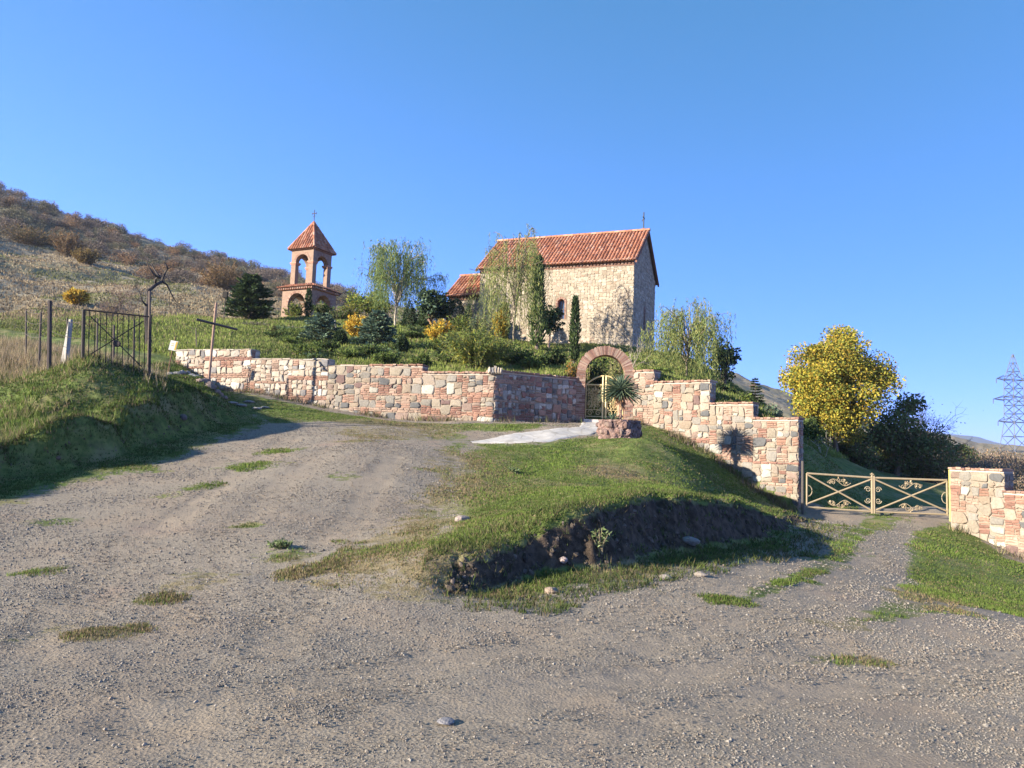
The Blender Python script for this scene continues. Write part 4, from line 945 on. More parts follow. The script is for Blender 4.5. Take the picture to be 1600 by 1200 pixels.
def bare(root, h, w, col=(.16, .12, .09), ns=9, leafcols=None, nleaf=0, depth=3, r=.018, leaf=.12):
    T = MB(); ends = []
    for i in range(ns):
        a = RNG.uniform(0, 6.28); ends += twigs(T, np.array([math.cos(a) * w * .06, math.sin(a) * w * .06, -.05]), (math.cos(a) * .45 * w / h, math.sin(a) * .45 * w / h, 1), h * .38, r, depth, col)
    T.build("branch", M_BARK, root)
    if nleaf:
        C = MB(); e = np.array(ends); k = RNG.integers(0, len(e), nleaf); C.leaves(e[k] + RNG.normal(0, h * .05, (nleaf, 3)), RNG.normal(size=(nleaf, 3)), leaf * rnd(nleaf, .6, 1.3), leaf * .6, palette(leafcols, nleaf)); C.build("foliage", M_LEAF, root)

GRN = [(.075, .11, .028), (.10, .145, .036), (.135, .18, .05), (.055, .08, .024)]
DGRN = [(.026, .046, .019), (.04, .066, .024), (.06, .09, .033), (.02, .034, .015)]
BGRN = [(.09, .135, .085), (.12, .175, .11), (.065, .10, .065), (.14, .19, .12)]
YEL = [(.58, .36, .035), (.62, .43, .06), (.50, .28, .03), (.42, .33, .06)]
YGR = [(.22, .24, .045), (.16, .20, .04), (.30, .27, .05), (.11, .15, .03)]
WIL = [(.17, .20, .065), (.22, .235, .08), (.13, .165, .055), (.27, .26, .09)]
MAPLE = [(.40, .315, .04), (.46, .355, .055), (.32, .285, .045), (.20, .225, .04), (.36, .235, .04), (.12, .15, .033), (.26, .255, .045)]
def plant(name, cat, label, px, top, Y, group=None, base=620):
    loc, h = put(px, top, Y, base); return thing(name, loc, label, cat, group, rz=RNG.uniform(0, 6.28)), h

# --- garden trees
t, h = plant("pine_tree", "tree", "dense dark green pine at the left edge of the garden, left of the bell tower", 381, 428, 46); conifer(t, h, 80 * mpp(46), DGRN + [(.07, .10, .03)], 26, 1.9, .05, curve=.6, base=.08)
t, h = plant("cypress_tree", "tree", "small dark slim cypress standing in front of the bell tower's lower arch", 473, 450, 48); column_tree(t, h, 14 * mpp(48), DGRN, 1300, .16)
t, h = plant("willow_tree", "tree", "airy pale green tree with thin pale trunk against the sky between bell tower and church", 612, 357, 44); weeper(t, h, 165 * mpp(44), [(.13, .19, .075), (.17, .23, .095), (.10, .15, .055), (.21, .22, .06)], 26, 36, .30, (.34, .29, .22), .16, .34, tr=.012)
t, h = plant("bushy_tree", "tree", "rounded yellow green tree behind the cedars right of the bell tower", 571, 452, 49); broad(t, h, 78 * mpp(49), YGR + GRN[:2], 16, 150, .17, base=.2)
t, h = plant("loquat_tree", "tree", "dark glossy multi-lobed evergreen tree left of the church apse", 668, 448, 43); broad(t, h, 66 * mpp(43), DGRN + BGRN[:1], 14, 150, .22, base=.28, trunkc=(.22, .13, .10), mat=M_LEAFD)
t, h = plant("weeping_willow", "tree", "tall weeping willow trailing long strands in front of the church roof", 800, 332, 38.5); weeper(t, h, 150 * mpp(38.5), WIL, 20, 13, .62, (.20, .165, .115), .15, .40, tr=.009)
t, h = plant("poplar_tree", "tree", "tall ragged green column tree overlapping the willow before the church wall", 836, 398, 37.3); column_tree(t, h, 34 * mpp(37.3), GRN[:1] + DGRN[1:3] + WIL[2:3] + GRN[3:], 1700, .26, prof=lambda q: (1 - q) ** .45 * np.minimum(1, q * 5 + .25))
t, h = plant("small_tree", "tree", "small dark evergreen tree with bare double trunk below the church window", 855, 478, 38.5); broad(t, h, 38 * mpp(38.5), DGRN, 9, 120, .17, base=.38, trunkc=(.22, .16, .12), mat=M_LEAFD)
t, h = plant("cypress_tree", "tree", "slim dark cypress right of the church window, behind the archway", 895, 460, 35); column_tree(t, h, 18 * mpp(35), DGRN + GRN[:1], 2200, .17)
t, h = plant("weeping_willow", "tree", "broad low weeping willow right of the church gable", 1072, 455, 32); weeper(t, h, 176 * mpp(32), WIL + GRN[2:3], 24, 20, .70, (.22, .18, .12), .15, .4, tr=.012)
t, h = plant("round_tree", "tree", "dark round leafy tree at the right edge of the low willow", 1132, 528, 34.5); broad(t, h, 52 * mpp(34.5), DGRN + [(.03, .05, .035)], 12, 150, .16, base=.15, mat=M_LEAFD)
t, h = plant("thuja", "tree", "dark arched thuja standing against the church wall under the willow", 783, 472, 42); topiary(t, h, 26 * mpp(42), DGRN + GRN[:1], "egg", 1500, .13)
t, h = plant("bare_sapling", "tree", "thin bare grey sapling by the church corner behind the archway", 984, 500, 30.5); bare(t, h, 1.0, (.30, .25, .2), 4, None, 0, 3, .014)
# --- topiary cones and eggs
for px, top, Y, wd, kind, lab in ((634, 468, 41, 32, "cone", "largest dark clipped cone, beneath the airy pale tree"), (527, 517, 33.5, 24, "egg", "dark egg shaped bush between the two blue green cedars"), (625, 526, 32, 20, "egg", "dark egg shaped bush on the lawn right of the second cedar"),
        (690, 535, 30.5, 17, "egg", "smallest dark egg bush beside the big bamboo clump"), (727, 473, 41.5, 24, "cone", "dark clipped cone in front of the church apse"), (707, 467, 43.5, 34, "globe", "dark rounded bush below the apse eave")):
    t, h = plant("clipped_bush", "shrub", lab, px, top, Y, "clipped dark evergreens in the garden"); topiary(t, h, wd * mpp(Y), DGRN, kind, 1900, .10)
# --- cedars
for px, top, Y, wd, lab in ((497, 488, 34.5, 58, "left blue green cedar, feathery, above the pale wall"), (585, 484, 34, 56, "blue green cedar right of the first yellow shrub")):
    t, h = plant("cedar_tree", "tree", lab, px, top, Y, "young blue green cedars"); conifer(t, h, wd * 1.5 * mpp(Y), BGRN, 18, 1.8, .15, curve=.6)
t, h = plant("young_conifer", "shrub", "small bronze green conifer on the grass above the wall's left end", 422, 507, 38); conifer(t, h, 17 * mpp(38), [(.13, .11, .04), (.09, .10, .04)], 9, 1.2, .1)
for px, top, Y, wd, kind, lab in ((655, 500, 40, 26, "egg", "low rounded dark bush beside the golden shrub under the loquat tree"), (600, 520, 36.5, 24, "globe", "small round dark bush just behind the second cedar"), (448, 522, 35, 22, "globe", "small round dark bush left of the left cedar"), (570, 508, 39, 26, "globe", "round dark bush right of the first golden shrub")):
    t, h = plant("clipped_bush", "shrub", lab, px, top, Y, "clipped dark evergreens in the garden"); topiary(t, h, wd * mpp(Y), DGRN + GRN[:1], kind, 1600, .10)
for px, top, Y, wd, lab in ((430, 515, 36, 44, "loose green shrub on the slope below the pine"), (640, 518, 37, 46, "leafy green shrub below the largest clipped cone"), (505, 528, 31, 50, "spreading green shrub at the foot of the left cedar, above the wall"), (575, 535, 30, 46, "spreading green shrub between the second cedar and the wall"), (690, 520, 34, 40, "olive shrub in front of the golden shrub under the loquat tree")):
    t, h = plant("leafy_shrub", "shrub", lab, px, top, Y); stems(t, h, wd * mpp(Y), YGR[1:] + GRN if "olive" in lab else GRN + DGRN[1:3], 80, .12, .4, .35, 26)
# --- yellow shrubs
for px, top, Y, wd, lab, cl in ((553, 489, 37, 42, "bright golden yellow shrub between the two cedars", YEL), (683, 497, 36, 44, "golden yellow shrub on the lawn below the loquat tree", YEL + YGR[:1]), (779, 478, 39, 26, "orange yellow thin shrub beside the arched thuja", YEL[1:] + YGR[:1])):
    t, h = plant("forsythia", "shrub", lab, px, top, Y, "yellow autumn shrubs in the garden"); stems(t, h, wd * 1.15 * mpp(Y), cl, 110, .13, .5, .2, 30, (.30, .2, .08))
# --- bamboo and shrubs by the wall
t, h = plant("bamboo_clump", "shrub", "big wispy bamboo clump overhanging the wall bend", 742, 505, 28.3); stems(t, h, 128 * mpp(28.3), GRN[1:3] + YGR[1:3] + [(.14, .15, .06)], 240, .19, .17, .55, 34, (.20, .19, .08), .45)
t, h = plant("leafy_shrub", "shrub", "fresh green shrub right of the bamboo clump", 800, 536, 30); stems(t, h, 84 * mpp(30), GRN + [(.09, .16, .035)], 90, .13, .4, .4, 26)
t, h = plant("leafy_shrub", "shrub", "dark green shrub in shade between the column tree and slim cypress", 866, 545, 31); stems(t, h, 56 * mpp(31), DGRN + GRN[:1], 90, .14, .5, .3, 30)
t, h = plant("leafy_shrub", "shrub", "dark green hedge bush seen through the brick archway", 938, 560, 32); stems(t, h, 80 * mpp(32), DGRN + GRN[:1], 120, .14, .5, .3, 30)
t, h = plant("leafy_shrub", "shrub", "yellow flowered plant peeping over the arch's left shoulder", 915, 545, 29); stems(t, h, 24 * mpp(29), YGR, 30, .09, .5, .2, 22)
t, h = plant("vine", "plant", "russet vine climbing the left shoulder of the brick archway", 891, 560, 27.05); stems(t, h, 24 * mpp(27), [(.28, .12, .03), (.32, .2, .04), (.13, .13, .03)], 26, .09, .5, .2, 16)
t, h = plant("leafy_shrub", "shrub", "yellow green shrub left of the bell tower foot", 452, 470, 50); stems(t, h, 36 * mpp(50), YGR + GRN, 60, .15, .5, .2, 24)
t, h = plant("leafy_shrub", "shrub", "green shrub right of the bell tower foot", 497, 470, 49.3); stems(t, h, 40 * mpp(49), GRN + DGRN[:2], 70, .15, .5, .2, 26)
t, h = plant("leafy_shrub", "shrub", "grey green loose shrub behind the left cedar", 520, 478, 47); stems(t, h, 40 * mpp(47), GRN + [(.11, .11, .07)], 50, .14, .4, .3, 20)
t, h = plant("leafy_shrub", "shrub", "olive shrub between the golden shrub and the apse bushes", 712, 487, 40); stems(t, h, 44 * mpp(40), YGR[1:] + GRN, 60, .13, .4, .3, 22)
t, h = plant("leafy_shrub", "shrub", "silvery green bush in front of the church wall foot", 745, 487, 39.5); stems(t, h, 44 * mpp(39.5), BGRN + WIL[:1], 70, .13, .3, .4, 22)
t, h = plant("lavender", "plant", "low grey mauve lavender row before the bell tower", 447, 514, 40); stems(t, h * .8, 50 * mpp(40), [(.20, .17, .22), (.16, .15, .15), (.12, .12, .09)], 90, .10, .3, .1, 18)
t, h = plant("lavender", "plant", "grey dry herb clump left of the lavender, under the pine", 392, 507, 42); stems(t, h * .8, 70 * mpp(42), [(.16, .14, .11), (.11, .11, .07)], 80, .11, .3, .1, 18)
for px, top, Y, wd, lab in ((1060, 588, 28.5, 40, "dark shrub under the low willow behind the stepped wall"), (1118, 596, 28.5, 50, "dark leafy shrub beyond the wall's first step"), (1165, 612, 27.5, 30, "bright green shrub above the wall's second step"), (1206, 628, 27, 34, "grey green spiky shrub above the lowest wall step"), (1136, 606, 29.5, 26, "light green sprig shrub beside the dark leafy shrub")):
    t, h = plant("leafy_shrub", "shrub", lab, px, top, Y); stems(t, h, wd * mpp(Y), (DGRN if "dark" in lab else BGRN if "grey" in lab else GRN + YGR[1:2]), 60, .11, .45, .25, 24)
t, h = plant("young_conifer", "tree", "small dark conifer on the slope right of the stepped wall, before the brown hill", 1180, 588, 38); conifer(t, h, 30 * mpp(38), DGRN, 10, 1.3, .1)

for i in range(24):
    px = RNG.uniform(395, 700); tY = RNG.random(); Y = 28.2 + tY * (11 if px > 420 else 6); p_ = P(px, 560, Y); q_ = thing("juniper_shrub", (p_.x, p_.y, g1(p_.x, p_.y) - .05), "low spreading green ground-cover shrub on the garden slope behind the long pale wall", "shrub", "low ground-cover shrubs on the garden slope", rz=RNG.uniform(0, 6))
    stems(q_, RNG.uniform(.28, .55), RNG.uniform(1.0, 1.9), [GRN[1:3] + YGR[1:2], GRN, GRN[1:3] + BGRN[1:2]][i % 3], 46, .10, .35, .7, 22)
for px, top, Y, wd, lab in ((600, 548, 28.4, 44, "bushy green shrub leaning over the wall top near the egg shaped bush"), (655, 552, 28.0, 40, "bushy green shrub over the wall top left of the bamboo clump"), (830, 556, 28.6, 44, "leafy shrub just behind the shaded wall section"), (545, 545, 29.5, 40, "leafy shrub at the foot of the second cedar"), (470, 535, 30, 44, "leafy shrub at the foot of the left cedar"), (660, 470, 44, 30, "dark shrub behind the golden shrub below the loquat tree"), (540, 470, 48, 40, "twiggy brown green shrub behind the golden shrub and cedars"), (1030, 575, 28.4, 40, "green shrub behind the wall right of the archway"), (965, 540, 31, 40, "willowy shrub before the church corner above the arch")):
    t, h = plant("leafy_shrub", "shrub", lab, px, top, Y); stems(t, h, wd * mpp(Y), (DGRN if "dark" in lab else YGR[1:] + [(.14, .11, .06)] if "brown" in lab else WIL if "willowy" in lab else GRN + YGR[1:2]), 80, .12, .4, .35, 26)

# --- beyond the driveway gate
t, h = plant("maple_tree", "tree", "large yellow autumn maple beyond the driveway gate", 1306, 505, 43, base=700); broad(t, h, 178 * mpp(43), MAPLE, 84, 640, .15, base=.06, bark_r=.022, flat=1.05)
t, h = plant("bushy_tree", "tree", "dark shaded bushy tree right of the yellow maple", 1402, 606, 47, base=720); broad(t, h, 105 * mpp(47), [(.11, .15, .045), (.14, .18, .055), (.15, .125, .065), (.08, .11, .035)], 26, 240, .2, base=.02, mat=M_LEAFD)
t, h = plant("bare_tree", "tree", "bare dark twiggy tree against the sky right of the maple", 1432, 592, 50, base=720); bare(t, h, 3.6, (.06, .055, .055), 9, [(.05, .05, .03)], 300, 4, .05)
for px, top, Y, wd, lab in ((1335, 678, 45, 80, "shaded dark thicket bush below the maple crown"), (1450, 655, 47, 90, "shaded dark thicket bush at the right foot of the bare tree"), (1385, 695, 48, 90, "low shaded bush above the middle of the driveway gate"), (1262, 655, 38, 44, "olive bush at the maple's left foot above the grassy bank"), (1495, 690, 55, 70, "low dark bush right of the thicket, near the stone pier"), (1440, 705, 52, 110, "low dark bramble bush behind the right gate leaf"), (1375, 655, 48, 80, "tall dark bush beneath the right of the maple crown")):
    t, h = plant("thicket_bush", "shrub", lab, px, top, Y, base=720); broad(t, h, wd * mpp(Y), ([(.11, .15, .045), (.14, .18, .055), (.15, .125, .065), (.18, .14, .07), (.08, .11, .035)] if "olive" not in lab else GRN + YGR[1:2]), 20, 300, .16, base=-.12, mat=M_LEAFD)
t, h = plant("sapling", "tree", "slender pale stemmed sapling on the grassy bank below the maple", 1288, 660, 33, base=700); bare(t, h, 1.0, (.35, .30, .24), 2, YGR, 50, 3, .02)

# --- dead tree, autumn bushes on the near hillside
def dead_tree():
    t, h = plant("dead_tree", "tree", "gnarled bare dark tree leaning over the rusty iron gate", 234, 412, 31, base=545); mb = MB(); k = mpp(31); c = (.055, .045, .04); z0 = t.location.z
    t.rotation_euler = (0, 0, 0)
    Q = lambda px, py, dy=0: np.array(P(px, py, 31 + dy)) - np.array(t.location)
    mb.tube([[0, 0, -.2], Q(231, 520), Q(229, 490), Q(233, 465), Q(231, 455), Q(243, 445, .3), Q(253, 440, .5)], [.14, .125, .11, .10, .09, .075, .06], 7, c)
    mb.tube([Q(243, 445, .3), Q(243, 436, .2), Q(248, 432), Q(250, 434)], [.05, .045, .03, .03], 6, c)
    for l in ([Q(253, 440, .5), Q(256, 430, .6), Q(262, 420, .6), Q(272, 415, .5)], [Q(249, 434), Q(240, 428, -.3), Q(233, 418, -.4), Q(230, 408, -.5)], [Q(253, 440, .5), Q(261, 445, .8), Q(268, 460, 1), Q(275, 472, 1.2)], [Q(250, 434), Q(243, 424, .4), Q(236, 412, .5)], [Q(262, 420, .6), Q(258, 410, .6)], [Q(231, 480), Q(222, 470, -.3), Q(218, 455, -.4)]):
        mb.tube(l, np.linspace(.055, .014, len(l)), 5, c)
        for i in range(5): twigs(mb, l[-1] * RNG.uniform(.96, 1) + 0, RNG.normal(size=3) + [0, 0, .4], .28, .010, 2, c)
    mb.build("trunk", M_BARK, t, smooth=True)
dead_tree()
RUST = [(.21, .125, .06), (.17, .115, .055), (.14, .11, .06), (.25, .16, .07)]
for px, top, Y, wd, cl, lab in ((130, 384, 88, 46, [(.22, .16, .05), (.17, .11, .045)], "orange brown rounded bush on the dry meadow near the hill scrub"), (121, 450, 55, 38, YEL[1:] + [(.30, .2, .04)], "small golden bush on the dry meadow behind the iron gate"),
        (345, 400, 85, 80, RUST, "wide russet bush on the hillside left of the bell tower"), (40, 350, 100, 110, RUST[1:] + [(.10, .09, .04)], "large brown olive bush at the left edge below the hill crest"), (100, 358, 98, 60, RUST[:2], "russet bush beside the large olive bush at left")):
    t, h = plant("autumn_bush", "shrub", lab, px, top, Y, base=450); stems(t, h, wd * mpp(Y), cl, 150, .22, .6, .25, 22, (.14, .1, .06))
for px, top, Y, wd, lab in ((198, 425, 48, 62, "bare reddish twiggy shrub on the meadow behind the iron gate"), (170, 455, 44, 40, "smaller bare twiggy shrub left of the reddish shrub")):
    t, h = plant("bare_shrub", "shrub", lab, px, top, Y, base=500); bare(t, h, wd * mpp(Y), (.20, .14, .11), 11, [(.20, .13, .07), (.16, .12, .08)], 260, 3, .02, .10)

# --- hillside scrub: individual bushes, shared meshes
def scrub_mesh(k, cols, n=1150, tw=.5):
    mb = MB(); h, w = 1., 1.3
    for i in range(14): a = RNG.uniform(0, 6.28); twigs(mb, np.array([math.cos(a) * .1, math.sin(a) * .1, -.15]), (math.cos(a) * .7, math.sin(a) * .7, .9), .42, .012, 2, (.13, .105, .09), .5, 3)
    nb = 9; cs = sphere(nb) * [.5, .5, .25] + [0, 0, .5]
    for c in cs:
        m = n // nb; d = sphere(m) * (RNG.random((m, 1)) ** .5); mb.leaves(c + d * [.32, .32, .28], d + RNG.normal(0, .6, (m, 3)),   .085 * rnd(m, .6, 1.4), .045, palette(cols, m, .25))
    me = mb.build("hill_bush", M_LEAFD); d = me.data; bpy.data.objects.remove(me); return d
GREYB = [(.17, .13, .098), (.14, .11, .085), (.20, .15, .11)]; OLIV = [(.15, .14, .08), (.18, .16, .10), (.12, .115, .07)]; RUS2 = [(.23, .135, .075), (.19, .125, .075), (.27, .16, .075)]
KINDS = [(GREYB, "leafless grey brown bush in the scrub covering the hillside"), (OLIV, "dull olive bush in the scrub covering the hillside"), (RUS2, "rusty brown autumn bush in the scrub covering the hillside")]
PROTO = [[scrub_mesh(i * 3 + j, KINDS[i][0]) for j in range(3)] for i in range(3)]
EDGE = ([-700, 0, 100, 230, 330, 440, 545, 700, 1000, 1140, 1250], [360, 372, 384, 436, 446, 468, 478, 500, 560, 600, 630])
def ridge_y(px): return np.interp(px, [-900, -400, 0, 100, 200, 300, 400, 450, 545, 650, 800, 1000, 1150, 1230, 1480, 1600, 1900], [60, 120, 285, 322, 360, 390, 414, 430, 458, 480, 520, 555, 588, 614, 676, 700, 700])
def hill_spots():
    out = []; n = 26000
    px = RNG.uniform(-500, 1270, n); Y = np.exp(RNG.uniform(math.log(62), math.log(190), n)); x = (px + 0 - 800) / FPX * Y; z = G(x, Y, micro=False)
    # where the spot shows in the picture
    d = np.c_[x, Y, z - CAMZ] @ np.array(CAMROT); sx = 800 + FPX * d[:, 0] / -d[:, 2]; sy = 600 - FPX * d[:, 1] / -d[:, 2]
    lim = np.interp(sx, *EDGE) + fbm(x * .1, Y * .1, 77) * 16
    ok = (sy < lim) & (Y < 175)
    return x[ok], Y[ok], z[ok], sx[ok], sy[ok]
hx, hy, hz, hsx, hsy = hill_spots()
picked = []; 
for i in RNG.permutation(len(hx)):
    if not (-30 < hsx[i] < 560 or 1120 < hsx[i] < 1235): continue
    s = RNG.uniform(1.2, 2.5)
    if all((hx[i] - q[0]) ** 2 + (hy[i] - q[1]) ** 2 > (1.1 + .3 * s) ** 2 for q in picked): picked.append((hx[i], hy[i], hz[i], s))
    if len(picked) >= 290: break
kn = fbm(np.array([q[0] for q in picked]) * .05, np.array([q[1] for q in picked]) * .05, 55)
for q, v in zip(picked, kn):
    k = 2 if v > .2 and RNG.random() < .7 else (1 if RNG.random() < .3 else 0); o = bpy.data.objects.new("hill_bush", PROTO[k][RNG.integers(3)]); COL.objects.link(o)
    o.location = (q[0], q[1], q[2] - .1); o.scale = (q[3], q[3], q[3] * RNG.uniform(.75, 1.15)); o.rotation_euler = (0, 0, RNG.uniform(0, 6.28)); tag(o, KINDS[k][1], "bush", ["grey scrub bushes on the hill", "olive scrub bushes on the hill", "rusty scrub bushes on the hill"][k])
def scrub_mass():
    mb = MB(); cnt = 0
    for i in RNG.permutation(len(hx))[:3000]:
        s = RNG.uniform(1.0, 2.3); m = 64; cols = [GREYB, GREYB, OLIV, GREYB, OLIV, RUS2][RNG.integers(6)]
        d = sphere(m) * (RNG.random((m, 1)) ** .4); d[:, 2] = np.abs(d[:, 2]) * .8
        mb.leaves(np.array([hx[i], hy[i], hz[i] + .05]) + d * s * .62, d + RNG.normal(0, .7, (m, 3)), .17 * rnd(m, .6, 1.5), .09, palette(cols, m, .25) * RNG.uniform(.75, 1.2))
    tag(mb.build("hillside_scrub", M_LEAFD), kind="stuff")
scrub_mass()
def valley_scrub():
    mb = MB()
    for (n, x0, x1, y0, y1, cols, s0, s1) in ((620, 1470, 1900, 44, 170, [(.20, .15, .11), (.165, .125, .095), (.25, .185, .13), (.22, .145, .085), (.13, .12, .075)], 1.2, 3.2),):
        px = RNG.uniform(x0, x1, n); Y = np.exp(RNG.uniform(math.log(y0), math.log(y1), n)); x = (px - 800) / FPX * Y; z = G(x, Y)
        for a, b, c in zip(x, Y, z):
            s = RNG.uniform(s0, s1); m = int(np.clip(160 * 80 / b, 90, 260)); lf = b / 110; d = sphere(m) * (RNG.random((m, 1)) ** .4); d[:, 2] = np.abs(d[:, 2]) * .8; cc = palette(cols, m, .2) * RNG.uniform(.7, 1.25)
            mb.leaves(np.array([a, b, c]) + d * s * [.6, .6, .75], d * .5 + RNG.normal(0, .7, (m, 3)) + [0, 0, .3], .36 * lf * rnd(m, .5, 1.5), .13 * lf, cc)
    tag(mb.build("valley_scrub", M_LEAFD), kind="stuff")
valley_scrub()

# ------------------------------------------------------------------ spiky plant in its stone planter
def build_yucca():
    p = P(967, 685, 22.4); z = g1(p.x, p.y)
    pl = thing("stone_planter", (p.x, p.y, z - .05), "round planter of rough reddish volcanic stones at the path's right edge", "planter")
    rx = 34 * mpp(22.4); H = P(967, 657, 22.4).z - z + .05
    th_ = np.linspace(0, 2 * math.pi, 97)[:-1]; zl = np.r_[np.linspace(-.1, 1, 18) * H, [H * .98, H * .9]]; rl = np.r_[np.ones(18), [.80, .7]]; core = MB(); vv_ = []
    for zi, ri_ in zip(zl, rl):
        dsp = fbm(th_ * 5.1, zi * 9 + th_ * 0, 5, 4) * .16 + fbm(th_ * 11, zi * 20 + th_ * 0, 9, 3) * .06; dsp[-1] = dsp[0]
        vv_ += [(math.cos(t_) * rx * (ri_ * .93 + q_), math.sin(t_) * rx * (ri_ * .93 + q_), zi + q_ * .12) for t_, q_ in zip(th_, dsp)]
    core.add(vv_, [(i_ * 96 + j_, i_ * 96 + (j_ + 1) % 96, i_ * 96 + 96 + (j_ + 1) % 96, i_ * 96 + 96 + j_) for i_ in range(19) for j_ in range(96)], col=palette([(.17, .105, .085), (.22, .15, .125), (.12, .08, .07)], 96 * 20, .3)); core.build("ring_wall", M_ROCK, pl)
    for i in range(46):
        a = 2 * math.pi * (i * .618); lv = (i % 3) / 3; r_ = rx * RNG.uniform(.84, .95); mb = MB(); s = RNG.uniform(.06, .11)

        u_ = np.linspace(0, math.pi, 7); w_ = np.linspace(0, 2 * math.pi, 10)[:-1]
        vv = np.array([[math.sin(a1) * math.cos(b1), math.sin(a1) * math.sin(b1), math.cos(a1)] for a1 in u_ for b1 in w_]); k = 1 + .5 * fbm(vv[:, 0] * 2.6 + i * 9, vv[:, 1] * 2.6 + vv[:, 2] * 2.3, i)
        vv = vv * k[:, None] * s * RNG.uniform(.85, 1.2, 3) + [math.cos(a) * r_, math.sin(a) * r_, H * (.12 + lv * .98)]
        mb.add(vv, [(r0 * 9 + c0, r0 * 9 + (c0 + 1) % 9, (r0 + 1) * 9 + (c0 + 1) % 9, (r0 + 1) * 9 + c0) for r0 in range(6) for c0 in range(9)], col=np.array([(.17, .105, .085), (.22, .145, .12), (.12, .08, .07), (.25, .18, .145)][i % 4]) * RNG.uniform(.8, 1.2))
        mb.build("stone", M_ROCK, pl)
    mb = MB(); a = np.linspace(0, 2 * math.pi, 25)[:-1]; rr = np.array([0, .5, .95]); v = [(math.cos(t) * rx * q, math.sin(t) * rx * q, H - .06 + .05 * (1 - q) + RNG.normal(0, .01)) for q in rr for t in a]
    mb.add(v, [(i * 24 + j, i * 24 + (j + 1) % 24, i * 24 + 24 + (j + 1) % 24, i * 24 + 24 + j) for i in range(2) for j in range(24)], col=(.10, .07, .05)); mb.build("soil", M_ROCK, pl)
    def yucca(loc, trunk, n, L, lab, name, lean=0):
        t = thing(name, loc, lab, "plant"); T = MB()
        if trunk > .05:
            zz = np.linspace(-.1, trunk, 12); T.tube(np.c_[lean * zz / trunk, zz * 0, zz], .075 + .02 * np.sin(zz * 40) + .03 * (zz > trunk * .7), 9, (.34, .21, .14))
            k = 160; a = rnd(k, 0, 6.28); T.leaves(np.c_[np.cos(a) * .07 + lean * .9, np.sin(a) * .07, rnd(k, trunk * .55, trunk * 1.02)], np.c_[np.cos(a) * .5, np.sin(a) * .5, np.full(k, -1.)], .22 * rnd(k, .6, 1.2), .04, palette([(.36, .20, .11), (.42, .28, .16), (.25, .14, .09)], k))
            T.build("trunk", M_BARK, t)
        C = MB(); g_ = (1 + 5 ** .5) / 2
        for i in range(n):
            a = 2 * math.pi * i / g_; el = math.asin(1 - 1.55 * (i + .5) / n) if trunk > .05 else RNG.uniform(.2, 1.4)
            l = L * RNG.uniform(.8, 1.1); d = np.array([math.cos(a) * math.cos(el), math.sin(a) * math.cos(el), math.sin(el)]); sd_ = np.array([-math.sin(a), math.cos(a), 0]); tt = np.linspace(0, 1, 6)
            wv = .024 * np.array([.8, 1.1, 1.1, .9, .55, .04]) * (L / .6)
            ce = np.array([lean, 0, trunk - .02]) + d * l * tt[:, None] + np.array([0, 0, -1]) * (l * .22 * tt ** 2.2)[:, None] * (1 if el > -.2 else .6)
            nn = np.cross(d, sd_); v = np.concatenate([ce + sd_ * wv[:, None] + nn * .008, ce - sd_ * wv[:, None] + nn * .008, ce - nn * .006]); q = [(j, j + 1, 13 + j, 12 + j) for j in range(5)] + [(12 + j, 13 + j, 7 + j, 6 + j) for j in range(5)]
            C.add(v, q, col=np.array([(.075, .115, .075), (.10, .14, .09), (.055, .085, .055), (.13, .16, .09)][RNG.integers(4)]) * RNG.uniform(.8, 1.2))
        C.build("leaf_rosette", M_LEAFD, t)
    yucca((p.x + .0, p.y, z + H - .12), P(968, 610, 22.4).z - (z + H) + .14, 240, .64, "spiky yucca palm with bare trunk growing in the stone planter", "yucca", .02)
    yucca((p.x - .22, p.y - .12, z + H - .1), .03, 34, .34, "small spiky rosette at the foot of the yucca in the planter", "yucca")
build_yucca()

